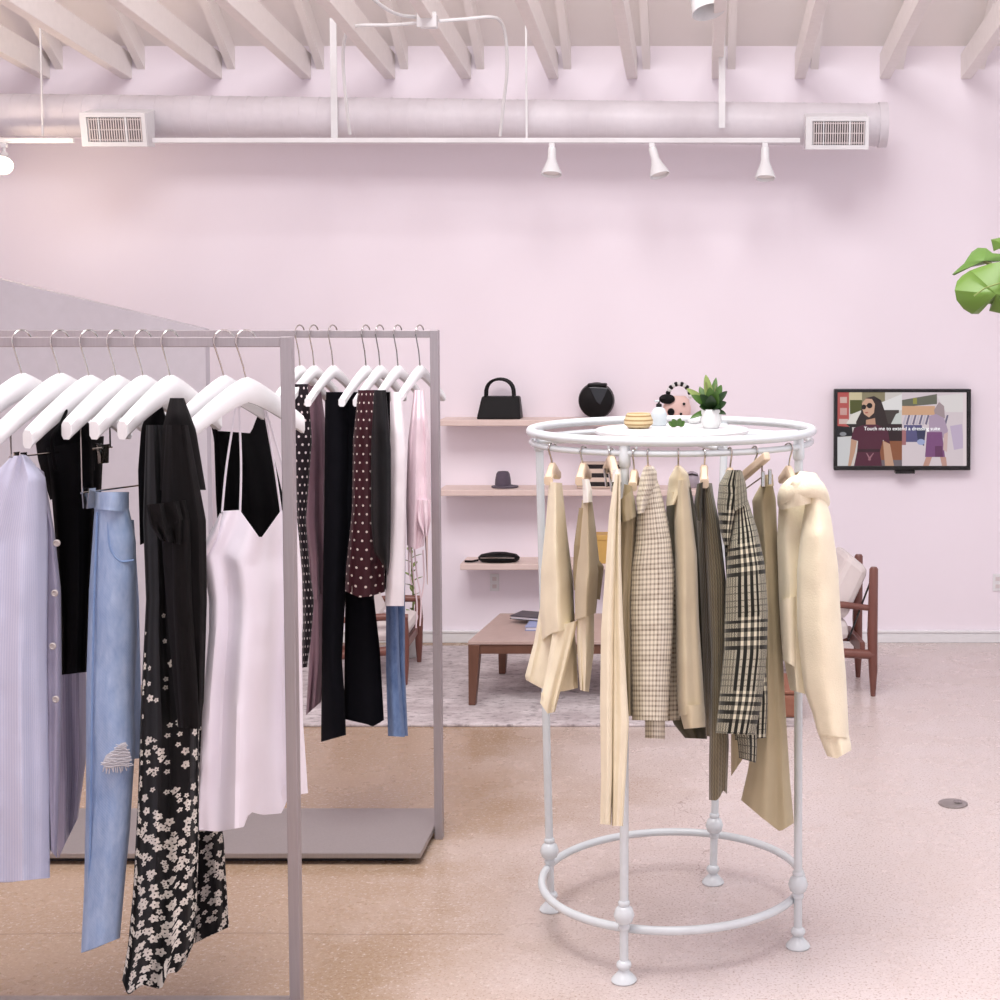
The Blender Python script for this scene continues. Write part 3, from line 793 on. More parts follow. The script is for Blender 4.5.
# grey pouch
p = at(692, 491, SYm); b = MB(); r = 7/F*SYm; b.lathe((p.x, SYm, ZB), [(r*.6, 0), (r, .02), (r*1.05, .05), (r*.8, .075), (.01, .085)], 22); t = tag(obj('small_pouch', b, 'silver'), 'small grey rounded pouch at right end of middle shelf', 'pouch')
b = MB(); b.tube([(p.x-.03, SYm-.02, .066+ZB), (p.x, SYm-.04, .075+ZB), (p.x+.03, SYm-.02, .066+ZB)], .004, 6); obj('zip', b, 'dark', t)
# flat purse on lowest shelf
p = at(499, 565, SYm-.04); t = thing('flat_purse', (p.x, SYm-.04, ZC), 'flat black leather purse lying on left end of lowest shelf', 'purse')
b = MB(); r = 21/F*SYm; b.lathe((p.x, SYm-.04, ZC), [(r*.8, 0), (r*.98, .012), (r, .025), (r*.85, .04), (r*.4, .05), (.01, .052)], 32, 1, .5); obj('purse_body', b, 'black', t)
b = MB(); b.tube([(p.x-r*.95, SYm-.06, ZC+.012), (p.x-r*1.25, SYm-.07, ZC+.0075), (p.x-r*1.6, SYm-.06, ZC+.0065)], .006, 6); obj('wrist_strap', b, 'black', t)
b = MB(); b.tube([(p.x-r*.8, SYm-.1, ZC+.03), (p.x, SYm-.13, ZC+.036), (p.x+r*.8, SYm-.1, ZC+.03)], .0025, 6); obj('zip', b, 'chrome', t)
# amber box
a, c = at(594, 565, SYm-.05), at(612, 535, SYm-.05)
b = MB(); b.box((a.x, SYm-.1, ZC), (c.x, SYm+.02, c.z)); t = tag(obj('gift_box', b, 'amber', None, False, bevel=.004), 'small amber box on lowest shelf glimpsed behind the tan top', 'box')
b = MB(); b.box((a.x-.004, SYm-.104, c.z-.02), (c.x+.004, SYm+.024, c.z+.006)); obj('lid', b, 'amber', t, False, bevel=.003)

# ------------------------------------------------------------------ rug, table, books, chairs, ottoman
ra, rb, rc, rd = gnd(215, 727), gnd(803, 727), gnd(790, 649), gnd(255, 647)
b = MB(); b.hexa([ra, rb, rc, rd], [q+Vector((0, 0, .012)) for q in (ra, rb, rc, rd)]); tag(obj('area_rug', b, 'rug', None, False, bevel=.004), 'large pale grey mottled rug in front of the back wall', 'rug')
RZ = .0135
t0 = onz(474, 703.6, RZ); zt = at(472, 639.3, t0.y).z; h = zt
xl = t0.x-.02; yn = t0.y-.03; yb = onz(500, 674, RZ).y+.03; xrt = at(738, 650, yn).x
t = thing('coffee_table', ((xl+xrt)/2, (yn+yb)/2, RZ), 'low brown wooden bench table with tapered legs standing on the rug', 'table')
# the table is turned a little: its left edge follows the photo
off = onz(497.6, 616.4, zt).x-xl
def tp(x, y, z): return Vector((x+off*(y-yn)/(yb-yn), y, z))
b = MB(); b.hexa([tp(xl, yn, zt-.018), tp(xrt, yn, zt-.018), tp(xrt, yb, zt-.018), tp(xl, yb, zt-.018)], [tp(xl, yn, zt), tp(xrt, yn, zt), tp(xrt, yb, zt), tp(xl, yb, zt)]); obj('tabletop', b, 'tabletop', t, False, bevel=.004)
b = MB()
for (xa, ya, xb, yb_) in ((xl+.01, yn+.008, xrt-.01, yn+.03), (xl+.01, yb-.03, xrt-.01, yb-.008), (xl+.01, yn+.03, xl+.032, yb-.03), (xrt-.032, yn+.03, xrt-.01, yb-.03)):
    b.hexa([tp(xa, ya, zt-.06), tp(xb, ya, zt-.06), tp(xb, yb_, zt-.06), tp(xa, yb_, zt-.06)], [tp(xa, ya, zt-.018), tp(xb, ya, zt-.018), tp(xb, yb_, zt-.018), tp(xa, yb_, zt-.018)])
obj('apron', b, 'walnut', t, False)
for (x, y, dx) in ((xl, yn, 1), (xrt, yn, -1), (xl, yb, 1), (xrt, yb, -1)):
    dy = 1 if y == yn else -1; w0, w1 = .052*dx, .03*dx; d0, d1 = .052*dy, .03*dy
    b = MB(); b.hexa([tp(x, y, RZ), tp(x+w1, y, RZ), tp(x+w1, y+d1, RZ), tp(x, y+d1, RZ)], [tp(x, y, zt-.018), tp(x+w0, y, zt-.018), tp(x+w0, y+d0, zt-.018), tp(x, y+d0, zt-.018)]); obj('leg', b, 'walnut', t, False, bevel=.003)
def book(px0, px1, pyc, z, th, mat, lab, rot):
    p = onz((px0+px1)/2, pyc, zt); w = (px1-px0)/F*p.y; d = .13
    t = thing('book', (p.x, p.y, z), lab, 'book'); t.rotation_euler.z = 0
    c, s = math.cos(rot), math.sin(rot)
    def R(x, y, zz): return Vector((p.x+x*c-y*s, p.y+x*s+y*c, zz))
    def slab(x0, x1, y0, y1, z0, z1, m, n):
        b = MB(); b.hexa([R(x0, y0, z0), R(x1, y0, z0), R(x1, y1, z0), R(x0, y1, z0)], [R(x0, y0, z1), R(x1, y0, z1), R(x1, y1, z1), R(x0, y1, z1)]); obj(n, b, m, t, False)
    slab(-w/2, w/2, -d/2, d/2, z, z+.003, mat, 'cover'); slab(-w/2, w/2, -d/2, d/2, z+th-.003, z+th, mat, 'cover'); slab(-w/2+.004, w/2-.004, -d/2+.004, d/2-.004, z+.003, z+th-.003, 'paper', 'pages')
book(527, 560, 628, zt+.001, .018, 'bluebook', 'pale blue book under the dark one on the bench table', -.05)
book(514, 552, 622, zt+.0205, .016, 'book', 'dark covered book on top of the stack on the bench table', -.35)

def lounge_chair(label, P, legs, group):
    """P maps local (depth towards the front, across, height) to world"""
    t = thing('lounge_chair', P(.3, .25, 0), label, 'chair', group)
    W, D, Hb, Hs, Ha = 1.0, 1.0, .62, .26, .43
    for s in (0, 1):
        b = MB(); b.tube([P(0, s, 0), P(0, s, .12), P(.01, s, .3), P(0, s, Hb-.01), P(0, s, Hb)], [.011, .02, .024, .02, .014], 10); obj('leg', b, 'teak', t)
        b = MB(); b.tube([P(D, s, 0), P(D, s, .12), P(D, s, .3), P(D, s, Ha)], [.011, .018, .022, .016], 10); obj('leg', b, 'teak', t)
        b = MB(); b.tube([P(-.02, s, Ha-.01), P(.3, s, Ha+.01), P(.7, s, Ha+.015), P(D+.05, s, Ha+.01)], [.013, .016, .018, .016], 10); obj('armrest', b, 'teak', t)
        b = MB(); b.tube([P(0, s, Hs-.06), P(D, s, Hs-.03)], .022, 10); obj('side_rail', b, 'teak', t)
    for d in (.08, .95):
        b = MB(); b.hexa([P(d, 0, Hs-.06), P(d, 1, Hs-.06), P(d+.05, 1, Hs-.06), P(d+.05, 0, Hs-.06)], [P(d, 0, Hs), P(d, 1, Hs), P(d+.05, 1, Hs), P(d+.05, 0, Hs)]); obj('cross_rail', b, 'teak', t, False, bevel=.004)
    b = MB(); b.hexa([P(.22, .06, Hs), P(.22, .94, Hs), P(1.02, .94, Hs+.02), P(1.02, .06, Hs+.02)], [P(.24, .06, Hs+.1), P(.24, .94, Hs+.1), P(1.02, .94, Hs+.12), P(1.02, .06, Hs+.12)]); obj('seat_cushion', b, 'cushion', t, False, bevel=.03)
    b = MB(); b.hexa([P(.26, .04, Hs+.1), P(.26, .96, Hs+.1), P(.56, .96, Hs+.12), P(.56, .04, Hs+.12)], [P(.03, .04, Hb-.02), P(.03, .96, Hb-.02), P(.24, .96, Hb+.06), P(.24, .04, Hb+.06)]); obj('back_cushion', b, 'cushion', t, False, bevel=.03)
    b = MB()
    for k in (.08, .92): b.tube([P(.24, k, Hs), P(.0, k, Hb-.05)], .0045, 6)
    obj('back_frame', b, 'bezel', t)
    return t
pa = gnd(873, 696); pb = gnd(858, 677); W_ = pb-pa; Dv = Vector((at(772, 690, pa.y).x-pa.x, -.02, 0)); hs = (at(873, 567, pa.y).z)/.62
lounge_chair('walnut framed lounge chair with ivory cushions at right, half hidden by the cream hoodie', lambda d, s, z: pa+Dv*d+W_*s+Vector((0, 0, max(z*hs, RZ if d > .5 else 0))), None, 'wooden lounge chairs')
pc = gnd(336, 689); W2 = Vector((-.02, .45, 0)); D2 = Vector((at(404, 690, pc.y).x-pc.x, .03, 0)); hs2 = at(380, 594, pc.y).z/.62
lounge_chair('walnut framed lounge chair with ivory cushions behind the hanging black trousers', lambda d, s, z: pc+Vector((0, 0, RZ))+D2*d+W2*s+Vector((0, 0, z*hs2)), None, 'wooden lounge chairs')
p = onz(801, 718, RZ); q = at(801, 690, p.y); x0 = at(741, 718, p.y).x
t = thing('leather_ottoman', ((x0+p.x)/2, p.y+.15, RZ), 'low brown leather ottoman glimpsed between the tan trousers and the rack leg', 'ottoman')
b = MB(); b.box((x0, p.y, RZ), (p.x, p.y+.3, q.z-.02)); obj('ottoman_body', b, 'leatherbrown', t, False, bevel=.012)
b = MB(); b.box((x0-.004, p.y-.004, q.z-.02), (p.x+.004, p.y+.304, q.z)); obj('cushion_top', b, 'leatherbrown', t, False, bevel=.008)

# ------------------------------------------------------------------ plants
def leaf_mesh(mb, base, tip, width, up, droop=.15, n=10, split=False, mi=0):
    base, tip, up = Vector(base), Vector(tip), Vector(up).normalized()
    ax = tip-base; side = ax.cross(up).normalized(); nor = side.cross(ax).normalized(); L = ax.length
    vs, fs = [], []
    for i in range(n+1):
        t = i/n; w = width*(math.sin(PI*min(1, t*.94+.05))**.62)*(1-.12*t)
        c = base+ax*t-nor*(droop*L*t*t)
        for k in (-1, -.5, 0, .5, 1):
            wk = w*(1-.35*(split and abs(k) == 1 and i % 3 == 2))
            vs.append(c+side*wk*k+nor*(abs(k)*w*.25))
    m = len(vs)
    for i in range(n):
        for k in range(4): fs.append((i*5+k, i*5+k+1, (i+1)*5+k+1, (i+1)*5+k))
    vs2 = [v-nor*.0012 for v in vs]; fs2 = [tuple(m+q for q in f[::-1]) for f in fs]
    mb.add(vs+vs2, fs+fs2, None, mi)
# rubber-plant-like leaf plant on a stand of its own at the right edge
PYm = 4.5
base = Vector((1.28, PYm, 0))
t = thing('floor_plant', base, 'large split leafed green plant reaching in at the right edge', 'plant')
b = MB(); b.lathe(base, [(.13, 0), (.17, .18), (.18, .34), (.165, .34), (.16, .3), (.001, .3)], 28); pot = obj('pot', b, 'ceramic', t)
b = MB(); b.lathe(base+Vector((0, 0, .29)), [(.155, 0), (.155, .015), (.001, .02)], 24); obj('soil', b, 'soil', pot)
def bigleaf(outline, Y, dy, mat, name, stem_to, vein=None):
    pts = [at(x, y, Y) for x, y in outline]; c = sum(pts, Vector())/len(pts)
    mb = MB(); n = len(pts); vs = []; fs = []
    rings = (1.0, .85, .6, .3)
    for side in (0, 1):
        for r in rings:
            for p in pts:
                q = c+(p-c)*r; q.y += dy*(r*r)*(1 if p.x < c.x else .4)-(.02*(1-r)) + side*.0022*1 + .012*math.sin(p.x*60+p.z*40)*r; vs.append(q)
        vs.append(c+Vector((0, -.022+side*.0022, 0)))
    N = n*len(rings)+1
    for side in (0, 1):
        o = side*N
        for k in range(len(rings)-1):
            for i in range(n): fs.append((o+k*n+i, o+k*n+(i+1) % n, o+(k+1)*n+(i+1) % n, o+(k+1)*n+i))
        for i in range(n): fs.append((o+(len(rings)-1)*n+i, o+(len(rings)-1)*n+(i+1) % n, o+N-1))
    for i in range(n): fs.append((i, (i+1) % n, N+(i+1) % n, N+i))
    mb.add(vs, fs); lf = obj(name, mb, mat, t)
    s = MB(); s.tube(smoothp([c+Vector((.0, -.012, 0)), c.lerp(stem_to, .5)+Vector((0, 0, .08)), stem_to]), .006, 8); obj('stalk', s, 'stem', lf)
    if vein:
        s = MB(); s.tube([at(x, y, Y-.03) for x, y in vein], .0022, 6); obj('vein', s, 'leafpale', lf)
trunk_top = base+Vector((0, 0, 1.5))
b = MB(); b.tube(smoothp([base+Vector((0, 0, .29)), base+Vector((.03, .02, .8)), trunk_top]), .016, 10); obj('trunk', b, 'stem', t)
bigleaf([(957, 290), (960, 281), (966, 275), (973, 270), (984, 266), (997, 262), (1014, 260), (1032, 266), (1042, 280), (1040, 300), (1026, 314), (1018, 312), (1014, 303), (1010, 314), (1000, 313), (993, 311), (994, 304), (989, 304), (984, 308), (982, 314), (974, 314), (966, 309), (959, 300)], PYm-.1, .05, 'monstera', 'leaf', trunk_top, [(974, 296), (985, 288), (1000, 283), (1020, 279)])
bigleaf([(955, 274), (960, 269), (966, 263), (970, 257), (975, 251), (981, 247), (987, 248), (993, 253), (1004, 254), (1018, 256), (1020, 262), (1006, 261), (994, 262), (983, 265), (972, 267), (963, 270), (957, 275)], PYm-.02, .04, 'monsteradark', 'leaf', trunk_top)
bigleaf([(993, 239), (1002, 237), (1016, 240), (1024, 248), (1012, 252), (1000, 248), (995, 251)], PYm+.03, .03, 'monstera', 'leaf', trunk_top)
bigleaf([(1040, 250), (1060, 235), (1090, 240), (1110, 265), (1095, 285), (1065, 280), (1045, 270)], PYm+.05, .04, 'monsteradark', 'leaf', trunk_top)
# slender plant behind the pale pink top
p = gnd(412, 659)
t = thing('slender_plant', p+Vector((0, 0, RZ)), 'slender pale green plant in a white pot behind the hanging blue jeans', 'plant')
b = MB(); r = .045; b.lathe(p+Vector((0, 0, RZ)), [(r*.75, 0), (r, .1), (r*1.02, .11), (r*.9, .11), (.001, .1)], 20); obj('pot', b, 'ceramic', t)
b = MB(); b.tube([p+Vector((0, 0, .1)), p+Vector((.01, 0, .3)), p+Vector((.0, 0, .58))], .005, 6); obj('stem', b, 'stem', t)
for k in range(16):
    an = k*2.4; z = .2+.36*k/15; s = p+Vector((.005, 0, z)); b = MB(); leaf_mesh(b, s, s+Vector((.05*math.cos(an), .05*math.sin(an), .03)), .012, (0, 0, 1)); obj('leaf', b, 'leafpale', t)

# ------------------------------------------------------------------ the round rack
CX, CY = -.08, 4.2
ZR = at(673.5, 431, CY).z
RR, RB = .397, .372
feet = [onz(551, 910, 0), onz(624, 981, 0), onz(713, 883, 0), onz(798, 947, 0)]
ang = [math.atan2(f.y-CY, f.x-CX) for f in feet]
ang0 = sum(a-PI/2*k for a, k in zip([ang[0], ang[1]+2*PI if ang[1] < 0 and ang[0] > 0 else ang[1], ang[3]+2*PI, ang[2]+2*PI], range(4)))/4
t = thing('round_garment_rack', (CX, CY, 0), 'white round clothing rack with four ball footed legs and a small top disc', 'clothes rack')
def ring(R, z, r, name, mi='rack', n=96):
    b = MB(); b.tube([(CX+R*math.cos(2*PI*k/n), CY+R*math.sin(2*PI*k/n), z) for k in range(n)], r, 12, True); return obj(name, b, mi, t)
ring(RR, ZR+.004, .0125, 'top_ring'); ring(RR-.004, ZR-.027, .0085, 'hanging_ring')
ZBt = at(671.5, 877, CY).z
ring(RB, ZBt, .0115, 'bottom_ring')
b = MB(); n = 96
for (r_, z_) in (): pass
legs = []
for k, f in enumerate(feet):
    th = math.atan2(f.y-CY, f.x-CX)
    d = Vector((math.cos(th), math.sin(th), 0)); rf = math.hypot(f.x-CX, f.y-CY)
    foot = Vector((CX, CY, 0))+d*rf; top = Vector((CX, CY, ZR-.034))+d*(RR-.006)
    def on(z): return foot.lerp(top, z/top.z)
    b = MB(); b.tube([on(.03), on(.5), on(1.0), top], [.0115, .0115, .0115, .0115], 14); lg = obj('leg', b, 'rack', t)
    b = MB(); b.lathe(foot, [(.032, 0), (.034, .004), (.031, .01), (.023, .018), (.016, .026), (.013, .032), (.018, .037), (.0205, .044), (.018, .051), (.012, .056)], 24); obj('foot', b, 'rack', lg)
    c = on(ZBt+.05); b = MB(); b.lathe(c, [(.0125, -.04), (.0155, -.036), (.0155, -.028), (.0135, -.024), (.022, -.017), (.0275, 0), (.022, .017), (.0135, .024), (.0155, .028), (.0155, .034), (.0125, .038)], 24); obj('ball_joint', b, 'rack', lg)
    b = MB(); b.lathe(top, [(.0125, -.03), (.0155, -.026), (.0155, -.004), (.0135, .026), (.0125, .03)], 20); obj('collar', b, 'rack', lg)
ZD = at(672, 428.5, CY).z
RD = 77/F*CY; DX = at(672, 428, CY).x
b = MB(); b.lathe((DX, CY, ZD-.014), [(RD-.006, 0), (RD, .003), (RD, .011), (RD-.004, .014), (.001, .0142)], 64); obj('top_disc', b, 'white', t)
for a0 in (0.35, 0.35+PI/2):
    b = MB(); d = Vector((math.cos(a0), math.sin(a0), 0)); c = Vector((CX, CY, ZD-.024)); b.tube([c-d*(RR-.004), c+d*(RR-.004)], .009, 10); obj('support_bar', b, 'rack', t)
for px in (613, 632):                            # little scrolls under the disc
    c = at(px, 448, CY-.2); sgn = -1 if px < 622 else 1
    b = MB(); b.tube(smoothp([Vector((c.x-sgn*.012, CY-.2, ZD-.03)), Vector((c.x+.006*sgn, CY-.2, c.z+.018)), Vector((c.x+.012*sgn, CY-.2, c.z)), Vector((c.x+.002*sgn, CY-.2, c.z-.013)), Vector((c.x-.007*sgn, CY-.2, c.z-.004))]), .0028, 8); obj('scroll', b, 'rack', t)

# things on the disc
zt_ = ZD+.0008
p = onz(638.5, 428, zt_); k = F/p.y
b = MB(); b.lathe(p, [(10/k, 0), (14.4/k, 4/k), (14.6/k, 8/k), (12.6/k, 13/k), (11.6/k, 15/k), (10.8/k, 14.6/k), (11/k, 11/k), (.001, 10.5/k)], 32); tag(obj('woven_basket', b, 'basket'), 'small woven straw basket bowl on the white rack top', 'basket')
p = onz(659, 425.5, zt_); t = thing('soap_dispenser', p, 'frosted white pump bottle beside the straw basket on the rack top', 'bottle')
b = MB(); b.lathe(p, [(7/k, 0), (8.2/k, 2/k), (8.2/k, 12/k), (6/k, 17/k), (3/k, 19/k)], 24); obj('bottle_body', b, 'frost', t)
b = MB(); b.lathe(p+Vector((0, 0, 19/k)), [(3/k, 0), (3/k, 3/k), (1/k, 4/k), (1/k, 6.5/k)], 16); obj('pump', b, 'bezel', t)
b = MB(); b.tube([p+Vector((0, 0, 25/k)), p+Vector((-.012, -.004, 25/k))], .003, 8); obj('nozzle', b, 'frost', t)
p = onz(678, 427.5, zt_); t = thing('cut_leaves', p, 'small bunch of cut green leaves lying on the rack top', 'leaves')
for (dx, dz, an) in ((-.018, .012, .3), (-.01, .02, .9), (.004, .022, 1.3), (.012, .014, 2.6), (0, .014, 3.4), (.002, .018, 4.6)):
    b = MB(); s = p+Vector((dx*.3, 0, .004)); leaf_mesh(b, s, s+Vector((dx*1.2, -.01*math.sin(an), dz)), .009, (0, -1, .3), .1); obj('leaf', b, 'leaf', t)
p = onz(694, 423.5, zt_); b = MB(); b.lathe(p, [(4/k, 0), (5/k, .8/k), (7/k, 3.6/k), (6.6/k, 3.6/k), (4.6/k, 1.4/k), (.001, 1.2/k)], 24); tag(obj('small_dish', b, 'ceramic'), 'small shallow white dish beside the potted plant on the rack top', 'dish')
p = onz(711, 428, zt_); t = thing('potted_plant', p, 'bushy green plant in a white pot on the right of the rack top', 'plant')
b = MB(); b.lathe(p, [(7.5/k, 0), (9.5/k, 3/k), (11/k, 10/k), (10.6/k, 17/k), (9.8/k, 19/k), (9.2/k, 18/k), (9.4/k, 15/k), (.001, 15/k)], 28); pot = obj('pot', b, 'ceramic', t)
top = p+Vector((0, 0, 17/k))
rnd = random.Random(4)
def pl(px, py, dy=0.0): return at(px, py, p.y+dy)
for (bx, by, tx, ty, w, m, dy) in ((711, 405, 706, 375, 4.2, 'leafpale', -.0), (712, 404, 716, 377, 3.2, 'leaf', .02), (708, 405, 688, 388, 3.6, 'leafpale', -.01), (709, 406, 693, 395, 4, 'leaf', -.02), (713, 405, 721, 385, 4.2, 'leaf', .0), (713, 406, 726, 391, 3.6, 'leafdark', -.01), (708, 407, 700, 386, 4, 'leaf', .02), (711, 408, 702, 395, 5, 'leafdark', -.03), (713, 408, 716, 392, 5, 'leaf', -.03), (713, 409, 725, 402, 4.5, 'leafdark', -.02), (709, 409, 701, 406, 4.5, 'leafdark', -.03), (711, 408, 710, 388, 5, 'leaf', -.01), (711, 409, 711, 397, 5.5, 'leafdark', -.035), (709, 410, 691, 417, 2.6, 'leaf', -.03), (714, 410, 725, 413, 2.6, 'leafdark', -.03), (712, 410, 718, 406, 5, 'leafdark', -.04), (708, 409, 705, 403, 5, 'leafdark', .03), (714, 408, 718, 398, 5, 'leafdark', .03)):
    b = MB(); leaf_mesh(b, pl(bx, by), pl(tx, ty, dy), w*1.12/k, (0, -1, .4+rnd.random()*.4), .12); obj('leaf', b, m, t)
b = MB()
for tx, ty in ((706, 382), (716, 384), (699, 393), (720, 396), (711, 394)): b.tube([top-Vector((0, 0, .004)), pl(tx, ty)], .0016, 6)
obj('stems', b, 'stem', t)

# ------------------------------------------------------------------ hangers on the round rack
def ring_point(px):
    best = None
    for k in range(2000):
        th = PI+PI*k/2000; x, y = CX+(RR-.004)*math.cos(th), CY+(RR-.004)*math.sin(th)
        q = PX0+x/y*F
        if best is None or abs(q-px) < best[0]: best = (abs(q-px), x, y)
    return Vector((best[1], best[2], ZR-.027))
def hanger(P, z_apex, yaw, mats, label, group, half=.13, clip=False, r=.0024, slope=.36, thick=.011, tall=.03, rad=.0105, drop=None, cat='hanger', name='wooden_hanger'):
    """P = point on the bar centre; the hanger's arms run along yaw."""
    t = thing(name, (P.x, P.y, z_apex-.06), label, cat, group)
    wm, hm = mats
    d = Vector((math.cos(yaw), math.sin(yaw), 0)); c = Vector((P.x, P.y, 0))
    pts = []
    R = rad+r; hd = d
    if rad < .015: hd = Vector((P.x-CX, P.y-CY, 0)).normalized()*-1
    for k in range(11):                          # hook over the bar
        a = math.radians(200-k*23); pts.append(Vector((P.x, P.y, P.z))+hd*(R*math.cos(a)*-1)+Vector((0, 0, R*math.sin(a))))
    pts += [Vector((P.x, P.y, P.z-R*2.2))-hd*(R*.3), Vector((P.x, P.y, z_apex-.008))]
    b = MB(); b.tube(pts, r, 8); obj('hook', b, hm, t)
    b = MB(); vs, fs = [], []; n = 18; m = 8
    for i in range(n+1):
        s = -1+2*i/n; q = abs(s)
        ctr = c+d*(half*s)+Vector((0, 0, z_apex-tall*.5-half*slope*(q**1.25)))
        hh = tall*.5*(1.15-.35*q); tt = thick*(1-.3*q*q+.9*max(0, q-.6)*1)
        nn = Vector((-d.y, d.x, 0))
        for j in range(m):
            a = 2*PI*j/m+PI/8; ca, sa = math.cos(a), math.sin(a)
            vs.append(ctr+nn*(tt*math.copysign(abs(ca)**.6, ca))+Vector((0, 0, hh*math.copysign(abs(sa)**.6, sa))))
    for i in range(n):
        for j in range(m): fs.append((i*m+j, i*m+(j+1) % m, (i+1)*m+(j+1) % m, (i+1)*m+j))
    fs += [tuple(range(m)), tuple(n*m+j for j in range(m))]
    b.add(vs, fs); obj('hanger_arm', b, wm, t)
    if clip:
        zb = drop if drop is not None else z_apex-.1
        b = MB(); b.tube([c+d*(-half*.75)+Vector((0, 0, zb)), c+d*(half*.75)+Vector((0, 0, zb))], .0022, 6)
        for s in (-1, 1): b.tube([c+d*(s*half*.72)+Vector((0, 0, z_apex-tall-half*slope*.6)), c+d*(s*half*.72)+Vector((0, 0, zb))], .0022, 6)
        obj('clip_rod', b, hm, t)
        for s in (-.6, .6):
            q = c+d*(half*s)+Vector((0, 0, zb-.012)); nn = Vector((-d.y, d.x, 0))
            b = MB()
            for e in (-1, 1):
                a0 = q+nn*(.004*e); b.hexa([a0-d*.011+Vector((0, 0, -.026)), a0+d*.011+Vector((0, 0, -.026)), a0+d*.011+nn*(.004*e)+Vector((0, 0, -.026)), a0-d*.011+nn*(.004*e)+Vector((0, 0, -.026))],
                       [a0-d*.009+nn*(.006*e)+Vector((0, 0, .022)), a0+d*.009+nn*(.006*e)+Vector((0, 0, .022)), a0+d*.009+nn*(.01*e)+Vector((0, 0, .022)), a0-d*.009+nn*(.01*e)+Vector((0, 0, .022))])
            obj('clip', b, hm, t, False)
    return t
HG = 'wooden hangers on the round rack'
hk = {}
for key, px, ya, yaw, clip, lab in (
    ('g1', 552, 463, 1.50, False, 'wooden hanger with wire hook holding the cream shawl, leftmost on round rack'),
    ('g2', 583, 463, 1.50, False, 'wooden hanger with wire hook holding the tan and white top'),
    ('g3', 611, 455, 1.76, True, 'wooden clip hanger holding the cream trousers on round rack'),
    ('g5', 648, 466, 1.56, False, 'wooden hanger under the beige checked coat collar'),
    ('g6', 678, 466, 1.56, False, 'wooden hanger inside the beige shirt between checked coat and knit'),
    ('g7', 704, 465, 1.58, False, 'wooden hanger holding the olive ribbed knit on round rack'),
    ('g8', 730, 468, 1.60, False, 'wooden hanger under the collar of the grey plaid blazer'),
    ('g10', 789, 466, 1.72, False, 'wooden hanger holding the cream hoodie, rightmost on round rack')):
    P = ring_point(px); hk[key] = P
    za = at(px, ya, P.y).z
    hanger(P, za, yaw, ('hangwood', 'chrome'), lab, HG, {'g1': .07, 'g2': .07, 'g3': .09, 'g6': .06, 'g7': .07, 'g10': .085}.get(key, .08), clip, drop=(za-.05 if clip else None))
# the tan trousers' hanger stands across the others
P = ring_point(755); hk['g9'] = P
t = thing('clip_hanger', (P.x, P.y, at(755, 480, P.y).z), 'flat wooden clip hanger turned outwards above the tan trousers', 'hanger', HG)
pts = []
for k in range(11):
    a = math.radians(200-k*23); pts.append(P+Vector((P.x-CX, P.y-CY, 0)).normalized()*(.0129*math.cos(a))+Vector((0, 0, .0129*math.sin(a))))
pts += [P+Vector((-.002, 0, -.03)), at(752, 470, P.y)]
b = MB(); b.tube(pts, .0024, 8); obj('hook', b, 'chrome', t)
A, B = at(741, 483, P.y+.05), at(768, 460, P.y-.1)
b = MB(); dd = (B-A).normalized(); nn = dd.cross(Vector((0, 0, 1))).normalized(); up = nn.cross(dd).normalized()*-1
if up.z < 0: up = -up
b.hexa([A-nn*.009, B-nn*.009, B+nn*.009, A+nn*.009], [A-nn*.009+up*.022, B-nn*.009+up*.022, B+nn*.009+up*.022, A+nn*.009+up*.022]); obj('hanger_arm', b, 'hangwood', t, False, bevel=.004)
b = MB(); b.tube([at(744, 490, P.y+.02), at(762, 477, P.y-.06)], .0022, 6); b.tube([at(762, 466, P.y-.07), at(762, 477, P.y-.06)], .0022, 6); obj('clip_rod', b, 'chrome', t)
for px, py, dy in ((763, 478, -.08), (770, 476, -.07)):
    b = MB(); q = at(px, py, P.y+dy); b.box((q.x-.005, q.y-.008, q.z-.022), (q.x+.005, q.y+.008, q.z+.018)); obj('clip', b, 'chrome', t, False, bevel=.002)

# ------------------------------------------------------------------ garments
def garment(name, label, cat, group, parts, extra=None):
    ms = [(p[0], cloth(*p[2:5], **(p[5] if len(p) > 5 else {})), p[1]) for p in parts]
    if len(ms) == 1 and not extra:
        return tag(obj(name, ms[0][1], ms[0][2]), label, cat, group)
    allv = ms[0][1].v; zmin = min(v.z for v in allv); c = sum(allv, Vector())/len(allv)
    t = thing(name, (c.x, c.y, zmin), label, cat, group)
    for n, m, mt in ms: obj(n, m, mt, t)
    if extra:
        for n, m, mt in extra: obj(n, m, mt, t)
    return t
GR = 'clothes on the round rack'
y = hk['g1'].y
garment('cream_shawl', 'cream draped shawl top with a hanging tail, leftmost garment on round rack', 'top', GR, [
    ('body', 'cream', [(549, 482), (546, 520), (541, 570), (540, 615), (542, 640)], [(562, 483), (567, 530), (573, 580), (575, 627)], y, dict(b=.125, f=(.008, 2, 1), hem=[(0, 0), (.3, -3), (1, 0)])),
    ('underlayer', 'cream', [(543, 590), (534, 642), (525, 676), (526, 680)], [(570, 590), (574, 620), (577, 655), (578, 688)], y+.03, dict(b=.085, f=(.014, 3, 2), hem=[(0, 0), (.3, 6), (.7, 6), (1, 0)])),
    ('tail', 'cream', [(553, 628), (547, 670), (540, 703)], [(578, 620), (567, 665), (555, 712)], y-.105, dict(b=.02, f=(.006, 2, 3), hem=[(0, 0), (.5, 6), (1, 0)], nv=24)),
])
y = hk['g2'].y
